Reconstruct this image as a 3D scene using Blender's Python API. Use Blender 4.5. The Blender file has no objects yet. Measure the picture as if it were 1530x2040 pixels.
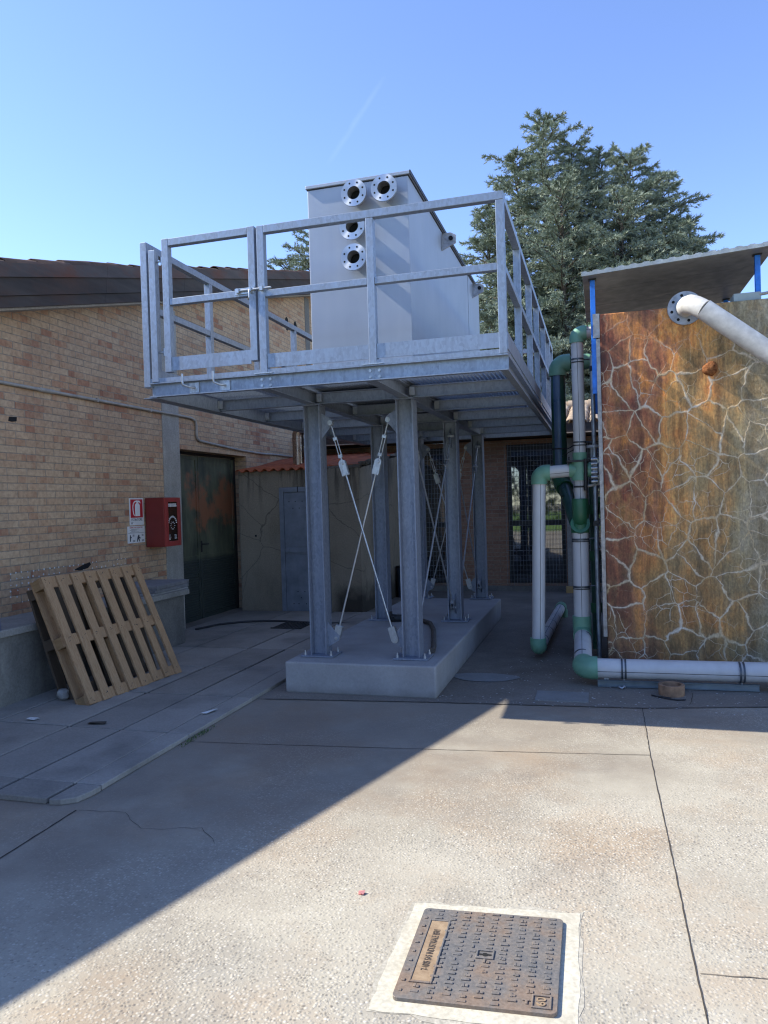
import bpy, bmesh, math, random
import numpy as np
from mathutils import Vector, Matrix, Quaternion
R = math.radians
random.seed(7); rng = np.random.default_rng(11)
S = bpy.context.scene
C = S.collection

# ------------------------------------------------------------------ camera
cam = bpy.data.cameras.new('camera'); co = bpy.data.objects.new('camera', cam); C.objects.link(co)
cam.sensor_fit = 'VERTICAL'; cam.sensor_height = 24; cam.sensor_width = 18
cam.lens = 24 * 1478.187 / 2040; cam.clip_start = .05; cam.clip_end = 20000
yaw, pitch, roll = R(16.199), R(-.707), R(1.705)
fw = Vector((-math.sin(yaw) * math.cos(pitch), math.cos(yaw) * math.cos(pitch), math.sin(pitch)))
r0 = Vector((math.cos(yaw), math.sin(yaw), 0)); u0 = r0.cross(fw)
cr = r0 * math.cos(roll) - u0 * math.sin(roll); cu = r0 * math.sin(roll) + u0 * math.cos(roll)
m = Matrix((cr, cu, -fw)).transposed().to_4x4(); m.translation = (0, 0, 1.6)
co.matrix_world = m
S.camera = co
# ------------------------------------------------------------------ sky, sun, exposure
SUN = Vector((1.085, .125, -1)).normalized()          # direction the light travels
ELEV = math.asin(-SUN.z); AZ = math.atan2(-SUN.x, -SUN.y)
w = bpy.data.worlds.new('World'); S.world = w; w.use_nodes = True
nt = w.node_tree; bg = nt.nodes['Background']
sky = nt.nodes.new('ShaderNodeTexSky'); sky.sky_type = 'NISHITA'; sky.sun_disc = False
sky.sun_elevation = ELEV; sky.sun_rotation = AZ
sky.altitude = 0; sky.air_density = .75; sky.dust_density = .05; sky.ozone_density = 3.0
SKY_STRENGTH = .15
bg.inputs['Strength'].default_value = SKY_STRENGTH
hs = nt.nodes.new('ShaderNodeHueSaturation'); hs.inputs['Saturation'].default_value = 1.04; hs.inputs['Hue'].default_value = .509
nt.links.new(sky.outputs[0], hs.inputs['Color']); # a faint old vapour trail high in the sky
def wn(typ, **kw):
    x = nt.nodes.new('ShaderNode' + typ)
    for k, v in kw.items(): setattr(x, k, v)
    return x
def wm(op, a_, b_=0.0):
    x = wn('Math', operation=op)
    for i_, v in enumerate((a_, b_)):
        if hasattr(v, 'is_output'): nt.links.new(v, x.inputs[i_])
        else: x.inputs[i_].default_value = v
    return x.outputs[0]
tcw = wn('TexCoord').outputs['Generated']
def wdot(vec):
    x = wn('VectorMath', operation='DOT_PRODUCT'); nt.links.new(tcw, x.inputs[0]); x.inputs[1].default_value = vec; return x.outputs['Value']
wz = wn('TexNoise'); nt.links.new(tcw, wz.inputs['Vector']); wz.inputs['Scale'].default_value = 28; wz.inputs['Detail'].default_value = 4
across = wm('ADD', wdot((.6706, .5033, -.545)), wm('MULTIPLY', wm('SUBTRACT', wz.outputs[0], .5), .006)); along = wdot((.692, -.1597, .704))
tr = wm('MULTIPLY', wm('MAXIMUM', wm('SUBTRACT', 1.0, wm('DIVIDE', wm('ABSOLUTE', across), .0042)), 0.0), wm('MAXIMUM', wm('SUBTRACT', 1.0, wm('POWER', wm('DIVIDE', wm('ABSOLUTE', along), .06), 3.0)), 0.0))
tr = wm('MULTIPLY', wm('MULTIPLY', tr, wm('GREATER_THAN', wdot((-.2673, .8492, .4554)), 0.0)), wm('MULTIPLY', wz.outputs[0], .09))
mx = wn('Mix', data_type='RGBA'); nt.links.new(tr, mx.inputs[0]); nt.links.new(hs.outputs[0], mx.inputs[6]); mx.inputs[7].default_value = (3.4, 4.2, 5.2, 1)
nt.links.new(mx.outputs[2], bg.inputs[0])
sl = bpy.data.lights.new('sun', 'SUN'); so = bpy.data.objects.new('sun', sl); C.objects.link(so)
sl.energy = 3.3; sl.angle = R(.53); sl.color = (1, .955, .845)
so.rotation_euler = SUN.to_track_quat('-Z', 'Y').to_euler(); so.location = (-20, -3, 20)
S.view_settings.view_transform = 'Standard'; S.view_settings.look = 'None'
S.view_settings.exposure = 1.32; S.view_settings.gamma = 1
S.cycles.use_denoising = True; S.cycles.max_bounces = 8
S.cycles.filter_width = 1.2

# ------------------------------------------------------------------ material helpers
class N:
    def __init__(s, name):
        s.m = bpy.data.materials.new(name); s.m.use_nodes = True
        s.t = s.m.node_tree; s.b = s.t.nodes['Principled BSDF']
        s.tc = s.t.nodes.new('ShaderNodeTexCoord')
    def n(s, typ, **kw):
        x = s.t.nodes.new('ShaderNode' + typ)
        for k, v in kw.items(): setattr(x, k, v)
        return x
    def put(s, sock, v):
        if v is None: return
        if hasattr(v, 'is_output'): s.t.links.new(v, sock)
        elif isinstance(v, (tuple, list)) and len(v) == 3 and sock.type == 'RGBA': sock.default_value = (*v, 1)
        else: sock.default_value = v
    def obj(s): return s.tc.outputs['Object']
    def uv(s): return s.tc.outputs['UV']
    def map(s, v, scale=(1, 1, 1), loc=(0, 0, 0), rot=(0, 0, 0)):
        x = s.n('Mapping'); s.put(x.inputs[0], v); x.inputs['Scale'].default_value = scale
        x.inputs['Location'].default_value = loc; x.inputs['Rotation'].default_value = rot
        return x.outputs[0]
    def noise(s, scale, detail=4, v=None, rough=.55, dist=0):
        x = s.n('TexNoise'); s.put(x.inputs['Vector'], v or s.obj())
        x.inputs['Scale'].default_value = scale; x.inputs['Detail'].default_value = detail
        x.inputs['Roughness'].default_value = rough; x.inputs['Distortion'].default_value = dist
        return x.outputs[0]
    def noisec(s, scale, detail=3, v=None):
        x = s.n('TexNoise'); s.put(x.inputs['Vector'], v or s.obj())
        x.inputs['Scale'].default_value = scale; x.inputs['Detail'].default_value = detail
        return x.outputs[1]
    def vor(s, scale, feature='F1', v=None, out='Distance', rand=1):
        x = s.n('TexVoronoi', feature=feature); s.put(x.inputs['Vector'], v or s.obj())
        x.inputs['Scale'].default_value = scale; x.inputs['Randomness'].default_value = rand
        return x.outputs[out]
    def ramp(s, f, stops, interp='LINEAR'):
        x = s.n('ValToRGB'); e = x.color_ramp.elements; x.color_ramp.interpolation = interp
        while len(e) < len(stops): e.new(.5)
        for el, (p, c) in zip(e, stops):
            el.position = p; el.color = (*c, 1) if isinstance(c, tuple) else (c, c, c, 1)
        s.put(x.inputs[0], f); return x.outputs[0]
    def mix(s, f, a, b, mode='MIX'):
        x = s.n('Mix', data_type='RGBA', blend_type=mode)
        s.put(x.inputs[0], f); s.put(x.inputs[6], a); s.put(x.inputs[7], b); return x.outputs[2]
    def math(s, op, a, b=0.0, c=None):
        x = s.n('Math', operation=op); s.put(x.inputs[0], a); s.put(x.inputs[1], b)
        if c is not None: s.put(x.inputs[2], c)
        return x.outputs[0]
    def sep(s, v):
        x = s.n('SeparateXYZ'); s.put(x.inputs[0], v); return x.outputs
    def vmix(s, v, c, amt):
        a = s.n('VectorMath', operation='SCALE'); s.put(a.inputs[0], c); a.inputs['Scale'].default_value = amt
        b = s.n('VectorMath', operation='ADD'); s.put(b.inputs[0], v); s.put(b.inputs[1], a.outputs[0]); return b.outputs[0]
    def island(s): return s.n('NewGeometry').outputs['Random Per Island']
    def objrand(s): return s.n('ObjectInfo').outputs['Random']
    def bump(s, h, strength=.3, dist=.01, nrm=None):
        x = s.n('Bump'); x.inputs['Strength'].default_value = strength; x.inputs['Distance'].default_value = dist
        s.put(x.inputs['Height'], h)
        if nrm is not None: s.put(x.inputs['Normal'], nrm)
        s.put(s.b.inputs['Normal'], x.outputs[0]); return x.outputs[0]
    def set(s, col=None, rough=None, metal=None, spec=None, **kw):
        s.put(s.b.inputs['Base Color'], col); s.put(s.b.inputs['Roughness'], rough)
        s.put(s.b.inputs['Metallic'], metal); s.put(s.b.inputs['Specular IOR Level'], spec)
        for k, v in kw.items(): s.put(s.b.inputs[k], v)
        return s.m

M = {}
def plain(name, col, rough=.6, metal=0, var=.15, scale=9, spec=.5, bump=.1):
    n = N(name); f = n.noise(scale, 5)
    lo = tuple(c * (1 - var) for c in col); hi = tuple(min(1, c * (1 + var)) for c in col)
    c = n.ramp(f, [(.3, lo), (.7, hi)])
    rr = n.ramp(n.noise(scale * 2.3, 4), [(.3, max(.02, rough - .1)), (.7, min(1, rough + .1))])
    n.bump(n.noise(scale * 12, 3), bump, .002)
    M[name] = n.set(c, rr, metal, spec); return M[name]

def galv(name, col, metal=.55, rough=.46, stain=.12):
    n = N(name)
    sp = n.vor(70, v=n.map(n.obj(), (1, 1, .55)), out='Color'); g = n.sep(sp)[0]
    big = n.noise(5, 5); st = n.noise(30, 4, v=n.map(n.obj(), (1, 1, .07)))
    f = n.math('ADD', n.math('MULTIPLY', g, .35), n.math('ADD', n.math('MULTIPLY', big, .25), n.math('MULTIPLY', st, .62)))
    c = n.ramp(f, [(.35, tuple(x * .84 for x in col)), (.62, col), (.95, tuple(min(1, x * 1.15) for x in col))])
    w_ = n.ramp(n.noise(16, 6, rough=.75), [(.60, 0.0), (.85, 1.0)])
    c = n.mix(n.math('MULTIPLY', w_, stain * 1.0), c, (.72, .74, .76))
    n.bump(n.noise(130, 2), .06, .002)
    M[name] = n.set(c, n.ramp(f, [(.3, rough + .12), (.9, rough - .08)]), metal)
galv('galvanised', (.275, .315, .375))
galv('galvanised_column', (.235, .265, .325), .45, .5, .08)
galv('zinc', (.44, .46, .48), .7, .38)

def m_tank():
    n = N('tank_metal')
    a = n.noise(2.2, 5); st = n.noise(14, 5, v=n.map(n.obj(), (1, 1, .06)))
    f = n.math('ADD', n.math('MULTIPLY', a, .6), n.math('MULTIPLY', st, .4))
    c = n.ramp(f, [(.3, (.31, .335, .38)), (.7, (.38, .405, .45))])
    zt = n.sep(n.obj())[2]; bandz = n.ramp(n.math('ABSOLUTE', n.math('SUBTRACT', n.math('ADD', zt, n.math('MULTIPLY', a, .03)), .42)), [(.0, 1.0), (.05, 0.0)])
    c = n.mix(n.math('MULTIPLY', bandz, .16), c, (.30, .31, .335))
    sp = n.ramp(n.noise(24, 3), [(.70, 0.0), (.76, 1.0)])
    c = n.mix(n.math('MULTIPLY', sp, .25), c, (.33, .33, .34))
    n.bump(n.noise(1.1, 2), .12, .03)
    M['tank_metal'] = n.set(c, n.ramp(st, [(.3, .42), (.7, .55)]), .35)
m_tank()
def m_turned():
    n = N('turned_steel')
    t = n.n('Tangent', direction_type='RADIAL', axis='Y')
    n.put(n.b.inputs['Tangent'], t.outputs[0]); n.b.inputs['Anisotropic'].default_value = .8
    M['turned_steel'] = n.set(n.ramp(n.noise(9, 3), [(.3, (.42, .43, .45)), (.7, (.52, .53, .55))]), .38, .8)
m_turned()

def m_brick(name, cols, dark=.5, scale=1.0, row=.07, wid=.25):
    n = N(name)
    v = n.map(n.uv(), (scale, scale, 1))
    v = n.vmix(v, n.noisec(5, 3), .006)
    b = n.n('TexBrick'); n.put(b.inputs['Vector'], v)
    b.inputs['Color1'].default_value = (0, 0, 0, 1); b.inputs['Color2'].default_value = (1, 1, 1, 1)
    b.inputs['Mortar'].default_value = (.5, .5, .5, 1)
    b.inputs['Scale'].default_value = 1; b.inputs['Mortar Size'].default_value = .0055
    b.inputs['Mortar Smooth'].default_value = .25; b.inputs['Bias'].default_value = 0
    b.inputs['Brick Width'].default_value = wid; b.inputs['Row Height'].default_value = row
    reg = n.noise(.9, 3)
    b2 = n.n('TexBrick'); n.put(b2.inputs['Vector'], n.map(v, (1, 1, 1), (.06, 0, 0)))
    b2.inputs['Color1'].default_value = (0, 0, 0, 1); b2.inputs['Color2'].default_value = (1, 1, 1, 1); b2.inputs['Scale'].default_value = 1; b2.inputs['Mortar Size'].default_value = 0
    b2.inputs['Brick Width'].default_value = wid * .37; b2.inputs['Row Height'].default_value = row
    f = n.math('ADD', n.math('ADD', n.math('MULTIPLY', b.outputs['Color'], .42), n.math('MULTIPLY', b2.outputs['Color'], .20)), n.math('MULTIPLY', reg, .55))
    c = n.ramp(f, cols)
    c = n.mix(n.math('MULTIPLY', n.ramp(n.noise(26, 5), [(.4, 0.0), (.75, 1.0)]), .45), c, (.20, .12, .08), 'MULTIPLY')
    c = n.mix(n.math('MULTIPLY', n.noise(45, 3), .35), c, (.42, .31, .20))
    mort = n.ramp(n.noise(20, 4), [(.3, (.21, .165, .12)), (.7, (.40, .325, .245))])
    c = n.mix(b.outputs['Fac'], c, mort)
    g = n.ramp(n.noise(1.3, 6, rough=.65), [(.45, 0.0), (.75, 1.0)])
    c = n.mix(n.math('MULTIPLY', g, dark), c, (.12, .10, .085))
    h = n.math('SUBTRACT', n.math('MULTIPLY', n.noise(60, 4), .25), b.outputs['Fac'])
    n.bump(h, .6, .006)
    M[name] = n.set(c, .9, 0, .2)
m_brick('brick_tan', [(.20, (.32, .11, .062)), (.34, (.44, .21, .125)), (.46, (.54, .335, .20)), (.60, (.57, .385, .24)), (.8, (.61, .435, .28)), (1, (.53, .35, .215))], .3)
m_brick('brick_red', [(.15, (.19, .085, .055)), (.45, (.29, .145, .09)), (.75, (.36, .20, .13)), (1, (.26, .15, .10))], .4, 1, .068, .24)

def m_conc(name, a, b, stains=(.10, .09, .075), amt=.5, scale=3, fine=.25, bump=.25, spots=0, rough=.9):
    n = N(name)
    f = n.noise(scale, 7, rough=.65)
    c = n.ramp(f, [(.3, a), (.7, b)])
    fi = n.noise(60, 5)
    c = n.mix(fine, c, n.ramp(fi, [(.35, tuple(x * .55 for x in a)), (.7, tuple(min(1, x * 1.35) for x in b))]))
    st = n.ramp(n.noise(scale * .55, 6, v=n.map(n.obj(), (1, 1, .45), (3, 7, 1)), rough=.7), [(.48, 0.0), (.72, 1.0)])
    c = n.mix(n.math('MULTIPLY', st, amt), c, stains)
    if spots:
        p = n.ramp(n.vor(35), [(.09, 1.0), (.15, 0.0)]); q = n.ramp(n.noise(2.2, 4), [(.52, 0.0), (.66, 1.0)])
        c = n.mix(n.math('MULTIPLY', n.math('MULTIPLY', p, q), spots), c, (.55, .53, .50))
    if name == 'render_shed':
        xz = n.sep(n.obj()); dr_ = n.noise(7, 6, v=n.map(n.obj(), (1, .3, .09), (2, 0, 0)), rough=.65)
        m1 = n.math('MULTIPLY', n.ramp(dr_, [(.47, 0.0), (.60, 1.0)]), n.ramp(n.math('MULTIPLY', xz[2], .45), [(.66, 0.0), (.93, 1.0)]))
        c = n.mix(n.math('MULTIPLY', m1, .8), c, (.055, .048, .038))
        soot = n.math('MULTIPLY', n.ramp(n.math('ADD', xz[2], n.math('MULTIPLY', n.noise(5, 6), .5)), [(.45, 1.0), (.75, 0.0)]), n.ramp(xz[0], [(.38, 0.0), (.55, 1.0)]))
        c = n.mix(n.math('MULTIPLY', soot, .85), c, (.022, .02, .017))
        cr2 = n.math('SUBTRACT', 1.0, n.math('MINIMUM', n.math('DIVIDE', n.vor(1.1, 'DISTANCE_TO_EDGE', n.vmix(n.obj(), n.noisec(4, 4), .12)), .008), 1.0))
        c = n.mix(n.math('MULTIPLY', cr2, .6), c, (.06, .05, .04))
    if name == 'concrete_new':
        po = n.math('MULTIPLY', n.ramp(n.vor(28), [(.05, 1.0), (.09, 0.0)]), n.ramp(n.noise(4, 3), [(.48, 0.0), (.6, 1.0)]))
        c = n.mix(n.math('MULTIPLY', po, .6), c, (.12, .115, .11))
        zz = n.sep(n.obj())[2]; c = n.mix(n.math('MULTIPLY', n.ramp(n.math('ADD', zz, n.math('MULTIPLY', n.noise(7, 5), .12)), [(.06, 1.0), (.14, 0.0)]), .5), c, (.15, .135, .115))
    n.bump(n.math('ADD', n.math('MULTIPLY', fi, .4), n.noise(9, 5)), bump, .004)
    M[name] = n.set(c, rough, 0, .3)
m_conc('concrete_new', (.285, .28, .275), (.37, .365, .355), (.20, .195, .185), .4, 2.5, .10, .15)
m_conc('concrete_pillar', (.30, .285, .25), (.42, .40, .36), (.17, .155, .13), .5, 4)
m_conc('concrete_low', (.135, .13, .118), (.235, .225, .20), (.06, .055, .048), .6, 2.5)
m_conc('concrete_cap', (.24, .23, .21), (.34, .33, .30), (.12, .11, .1), .5, 4)
m_conc('render_shed', (.235, .195, .14), (.33, .28, .21), (.11, .088, .06), .65, 1.6)
m_conc('mortar_lumps', (.10, .085, .065), (.2, .17, .13), (.05, .04, .03), .6, 9, .4, .6)
m_conc('rear_paving', (.145, .122, .098), (.25, .222, .185), (.085, .062, .043), .6, 1.1, .25, .25, .8)
m_conc('mortar_pale', (.47, .43, .335), (.60, .56, .45), (.34, .30, .225), .7, 6, .3, .4)
m_conc('mortar_smear', (.36, .33, .265), (.48, .445, .365), (.27, .24, .19), .7, 14, .45, .4)
m_conc('patch', (.20, .20, .19), (.25, .25, .24), (.15, .15, .14), .4, 5, .15, .1)
m_conc('soffit_paint', (.38, .36, .32), (.50, .475, .43), (.22, .19, .16), .6, 3)
def m_pave():
    n = N('paving_slabs')
    isl = n.island()
    f = n.math('ADD', n.math('MULTIPLY', n.noise(2.2, 6, rough=.65), .7), n.math('MULTIPLY', isl, .35))
    c = n.ramp(f, [(.3, (.225, .205, .175)), (.75, (.35, .322, .28))])
    fi = n.noise(70, 5)
    c = n.mix(.2, c, n.ramp(fi, [(.35, (.11, .10, .09)), (.7, (.40, .375, .335))]))
    st = n.ramp(n.noise(1.5, 6, v=n.map(n.obj(), (1, 1, 1), (2, 5, 0))), [(.5, 0.0), (.7, 1.0)])
    c = n.mix(n.math('MULTIPLY', st, .5), c, (.105, .098, .088))
    n.bump(n.math('ADD', n.math('MULTIPLY', fi, .4), n.noise(7, 5)), .25, .004)
    M['paving_slabs'] = n.set(c, .88, 0, .3)
m_pave()
def m_agg():
    n = N('exposed_aggregate')
    o = n.vmix(n.obj(), n.noisec(9, 2), .03)
    v1 = n.n('TexVoronoi'); n.put(v1.inputs['Vector'], o); v1.inputs['Scale'].default_value = 78
    v2 = n.n('TexVoronoi'); n.put(v2.inputs['Vector'], n.map(o, (1, 1, 1), (3.1, 1.7, 0))); v2.inputs['Scale'].default_value = 130
    r1 = n.sep(v1.outputs['Color'])
    base = n.ramp(n.noise(1.2, 6, rough=.6), [(.3, (.335, .30, .235)), (.7, (.46, .42, .335))])
    st = n.ramp(n.noise(.8, 6, v=n.map(n.obj(), (1, 1, 1), (9, 2, 0)), rough=.65), [(.46, 0.0), (.62, 1.0)])
    base = n.mix(n.math('MULTIPLY', st, .6), base, (.37, .265, .17))
    st2 = n.ramp(n.noise(1.1, 6, v=n.map(n.obj(), (1, 1, 1), (1, 12, 0)), rough=.7), [(.5, 0.0), (.72, 1.0)])
    base = n.mix(n.math('MULTIPLY', st2, .45), base, (.2, .185, .165))
    peb = n.ramp(r1[0], [(.0, (.14, .125, .105)), (.25, (.27, .245, .195)), (.6, (.45, .41, .33)), (.86, (.53, .49, .41)), (.95, (.60, .55, .46)), (1, (.68, .64, .56))])
    xyz = n.sep(n.obj()); grad = n.math('ADD', n.math('MULTIPLY', xyz[0], -.16), n.math('MULTIPLY', xyz[1], .17))
    wn = n.math('ADD', n.noise(1.0, 5, v=n.map(n.obj(), (1, 1, 1), (4, 4, 0))), n.math('MULTIPLY', n.math('SUBTRACT', .72, grad), .45))
    wear = n.ramp(wn, [(.35, .08), (.62, .7), (.8, .85)])
    grime = n.ramp(n.math('ADD', grad, n.math('MULTIPLY', n.math('SUBTRACT', n.noise(1.4, 6, v=n.map(n.obj(), (1, 1, 1), (2, 2, 0)), rough=.65), .5), 1.1)), [(.55, 0.0), (1.15, 1.0)])
    base = n.mix(n.math('MULTIPLY', grime, .55), base, (.155, .118, .092))
    pm = n.math('MULTIPLY', n.ramp(v1.outputs['Distance'], [(.25, 1.0), (.55, 0.0)]), wear)
    c = n.mix(pm, base, peb)
    sp = n.ramp(v2.outputs['Distance'], [(.1, 1.0), (.25, 0.0)]); r2 = n.sep(v2.outputs['Color'])[1]
    c = n.mix(n.math('MULTIPLY', n.math('MULTIPLY', sp, n.ramp(r2, [(.55, 0.0), (.6, 1.0)])), .6), c, n.ramp(r2, [(.6, (.12, .105, .09)), (.9, (.2, .18, .15)), (.94, (.62, .58, .50))]))
    h = n.math('ADD', n.math('MULTIPLY', n.ramp(v1.outputs['Distance'], [(.1, 1.0), (.6, 0.0)]), wear), n.math('MULTIPLY', sp, .3))
    n.bump(h, .5, .006)
    M['exposed_aggregate'] = n.set(c, .85, 0, .35)
m_agg()

def m_rust():
    n = N('rusty_tank_coating')
    o = n.map(n.obj(), (1, 1, 1), (1.6, .87, 0)); x = n.sep(o)[0]; z = n.sep(o)[2]
    ow = n.vmix(o, n.noisec(5, 3), .05)
    s1 = n.noise(2.6, 7, v=n.map(ow, (1, 1, .16)), rough=.65)
    s2 = n.noise(13, 7, v=n.map(ow, (1, 1, .05), (3, 0, 2)), rough=.65)
    s3 = n.noise(40, 5, v=n.map(ow, (1, 1, .06), (3, 0, 2)), rough=.6)
    bl = n.noise(2.6, 7, v=n.map(ow, (1, 1, .75), (7, 0, 1)), rough=.68)
    f = n.math('ADD', n.math('ADD', n.math('MULTIPLY', x, .52), .05), n.math('ADD', n.math('MULTIPLY', n.math('SUBTRACT', s1, .5), 1.0), n.math('MULTIPLY', n.math('SUBTRACT', bl, .5), 1.15)))
    c = n.ramp(f, [(.0, (.12, .03, .016)), (.12, (.21, .065, .03)), (.24, (.31, .13, .055)), (.34, (.48, .195, .05)), (.46, (.46, .24, .075)), (.58, (.34, .205, .08)), (.70, (.26, .19, .09)), (.84, (.31, .25, .135)), (1, (.37, .325, .225))])
    c = n.mix(1.0, c, (1.15, 1.12, 1.1), 'MULTIPLY')
    c = n.mix(.8, c, n.ramp(s2, [(.34, (.42, .36, .32)), (.5, (1, 1, 1)), (.66, (1.55, 1.45, 1.3))]), 'MULTIPLY')
    c = n.mix(.5, c, n.ramp(s3, [(.36, (.6, .55, .5)), (.5, (1, 1, 1)), (.66, (1.4, 1.35, 1.25))]), 'MULTIPLY')
    dk = n.ramp(n.noise(2.9, 7, v=n.map(ow, (1, 1, .5), (2, 0, 5)), rough=.7), [(.53, 0.0), (.66, 1.0)])
    c = n.mix(n.math('MULTIPLY', dk, .6), c, (.075, .055, .022))
    gold = n.ramp(n.noise(3.4, 7, v=n.map(ow, (1, 1, .4), (12, 0, 5)), rough=.7), [(.55, 0.0), (.68, 1.0)])
    c = n.mix(n.math('MULTIPLY', gold, .6), c, (.42, .24, .075))
    low = n.ramp(n.math('ADD', n.math('MULTIPLY', z, -.35), n.math('MULTIPLY', bl, 1.0)), [(.0, 0.0), (.35, 1.0)])
    c = n.mix(n.math('MULTIPLY', low, .42), c, (.155, .115, .06))
    pale = n.math('MULTIPLY', n.ramp(n.math('MULTIPLY', n.math('ADD', x, bl), .5), [(.84, 0.0), (.99, 1.0)]), .75)
    c = n.mix(pale, c, n.ramp(n.noise(9, 7, rough=.7), [(.35, (.20, .165, .09)), (.65, (.44, .385, .28))]))
    # crack net laid out on the face plane
    cx = n.n('CombineXYZ'); n.put(cx.inputs[0], x); n.put(cx.inputs[1], n.math('MULTIPLY', n.math('ADD', z, n.sep(o)[1]), .88))
    ov = n.vmix(n.vmix(cx.outputs[0], n.noisec(2.2, 3, v=cx.outputs[0]), .20), n.noisec(11, 5, v=cx.outputs[0]), .06)
    def vd(sc, off):
        q = n.n('TexVoronoi', feature='DISTANCE_TO_EDGE', voronoi_dimensions='2D'); n.put(q.inputs['Vector'], n.map(ov, (1, 1, 1), off)); q.inputs['Scale'].default_value = sc; return q.outputs['Distance']
    d1, d2 = vd(4.4, (0, 0, 0)), vd(8.5, (.7, .3, 0))
    thick = n.ramp(n.noise(3.4, 6, v=n.map(o, (1, 1, 1), (0, 0, 8)), rough=.6), [(.37, .003), (.45, .028), (.57, .052), (.70, .095)])
    k1 = n.math('SUBTRACT', 1.0, n.math('MINIMUM', n.math('DIVIDE', d1, thick), 1.0))
    gate = n.ramp(n.noise(2.2, 4, v=n.map(o, (1, 1, 1), (5, 0, 3))), [(.46, 0.0), (.56, 1.0)])
    k2 = n.math('MULTIPLY', n.math('SUBTRACT', 1.0, n.math('MINIMUM', n.math('DIVIDE', d2, .04), 1.0)), gate)
    k = n.math('MAXIMUM', n.math('POWER', k1, .7), n.math('MULTIPLY', k2, .8))
    zz = n.ramp(n.math('ADD', n.math('MULTIPLY', z, .3), n.math('MULTIPLY', bl, .1)), [(.86, 1.0), (.98, .2)])
    k = n.math('MULTIPLY', k, zz)
    halo = n.math('MULTIPLY', n.math('SUBTRACT', 1.0, n.math('MINIMUM', n.math('DIVIDE', d1, .16), 1.0)), zz)
    ck = n.ramp(n.noise(5, 4), [(.33, (.50, .36, .19)), (.55, (.66, .55, .39)), (.75, (.74, .69, .60))])
    c = n.mix(n.math('MULTIPLY', halo, .10), c, ck)
    c = n.mix(n.math('MULTIPLY', k, .95), c, ck)
    fi = n.noise(70, 5, v=n.map(o, (1, 1, .6)))
    c = n.mix(.35, c, n.ramp(fi, [(.3, (.1, .1, .1)), (.7, (.9, .88, .85))]), 'OVERLAY')
    n.bump(n.math('ADD', n.math('MULTIPLY', fi, .4), n.math('ADD', n.math('MULTIPLY', n.noise(12, 5), 1.2), n.math('MULTIPLY', k, .9))), .5, .008)
    M['rusty_tank_coating'] = n.set(c, n.ramp(bl, [(.35, .42), (.65, .75)]), 0, .4)
m_rust()
def m_wood(name, cols, dirt=.3, axis=(1, 1, 1)):
    n = N(name); isl = n.island()
    sh = n.n('CombineXYZ'); n.put(sh.inputs[0], n.math('MULTIPLY', isl, 7.0)); n.put(sh.inputs[1], n.math('MULTIPLY', isl, 3.0))
    v = n.vmix(n.map(n.obj(), axis), sh.outputs[0], 1)
    g = n.noise(16, 6, v=v, rough=.6, dist=.6)
    f = n.math('ADD', n.math('MULTIPLY', g, .75), n.math('MULTIPLY', isl, .3))
    c = n.ramp(f, cols)
    kn = n.ramp(n.vor(3.2, v=n.map(n.obj(), (1.6, 1.6, .9))), [(.035, 1.0), (.09, 0.0)])
    c = n.mix(n.math('MULTIPLY', kn, .7), c, (.15, .075, .03))
    d = n.ramp(n.noise(4, 5), [(.5, 0.0), (.75, 1.0)])
    c = n.mix(n.math('MULTIPLY', d, dirt), c, (.13, .10, .07))
    n.bump(g, .25, .003)
    M[name] = n.set(c, .8, 0, .25)
m_wood('pine_new', [(.25, (.25, .135, .06)), (.5, (.385, .24, .13)), (.85, (.47, .32, .19))], .25, (12, 1, 1))
m_wood('pine_block', [(.25, (.24, .14, .065)), (.8, (.40, .26, .13))], .4, (1, 1, 6))
m_wood('pine_old', [(.25, (.07, .05, .035)), (.8, (.15, .11, .075))], .5, (12, 1, 1))
def m_door():
    n = N('green_door_paint'); z = n.sep(n.obj())[2]
    c = n.ramp(n.noise(5, 6, v=n.map(n.obj(), (1, 1, .35)), rough=.65), [(.35, (.05, .058, .042)), (.6, (.125, .135, .085)), (.75, (.18, .18, .125))])
    r = n.math('ADD', n.noise(2.8, 6, rough=.7), n.math('MULTIPLY', n.math('ABSOLUTE', n.math('SUBTRACT', z, 1.65)), -.45))
    c = n.mix(n.math('MULTIPLY', n.ramp(r, [(.36, 0.0), (.5, 1.0)]), .9), c, (.30, .12, .06))
    lo = n.ramp(z, [(.85, 1.0), (.92, 0.0)])
    c = n.mix(n.math('MULTIPLY', lo, .85), c, (.035, .047, .045))
    n.bump(n.noise(30, 4), .15, .003)
    M['green_door_paint'] = n.set(c, .45, .1)
m_door()
def m_pipe():
    n = N('grey_plastic_pipe')
    c = n.ramp(n.noise(6, 5, v=n.map(n.obj(), (1, 1, .4))), [(.3, (.47, .465, .455)), (.7, (.58, .575, .565))])
    d = n.ramp(n.noise(3, 6, rough=.7), [(.58, 0.0), (.75, 1.0)])
    c = n.mix(n.math('MULTIPLY', d, .3), c, (.30, .28, .25))
    M['grey_plastic_pipe'] = n.set(c, .42, 0, .4)
m_pipe()
plain('green_fitting', (.15, .32, .215), .45, 0, .16, 7)
plain('dark_green_fitting', (.028, .13, .062), .42, 0, .2, 7)
plain('dark_green_pipe', (.018, .075, .055), .35, 0, .25, 5)
plain('blue_stripe', (.065, .12, .21), .35, 0, .2, 5)
plain('pipe_line', (.05, .05, .055), .6)
plain('black_rubber', (.018, .018, .02), .55)
plain('clamp_steel', (.10, .115, .13), .4, .6)
plain('strut_grey', (.17, .205, .22), .5, .3)
plain('old_white_pipe', (.55, .53, .49), .6, 0, .2, 12)
plain('flange_grey', (.34, .36, .385), .55, .4, .3, 14)
plain('blue_paint', (.02, .17, .62), .45, 0, .3, 10)
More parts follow.
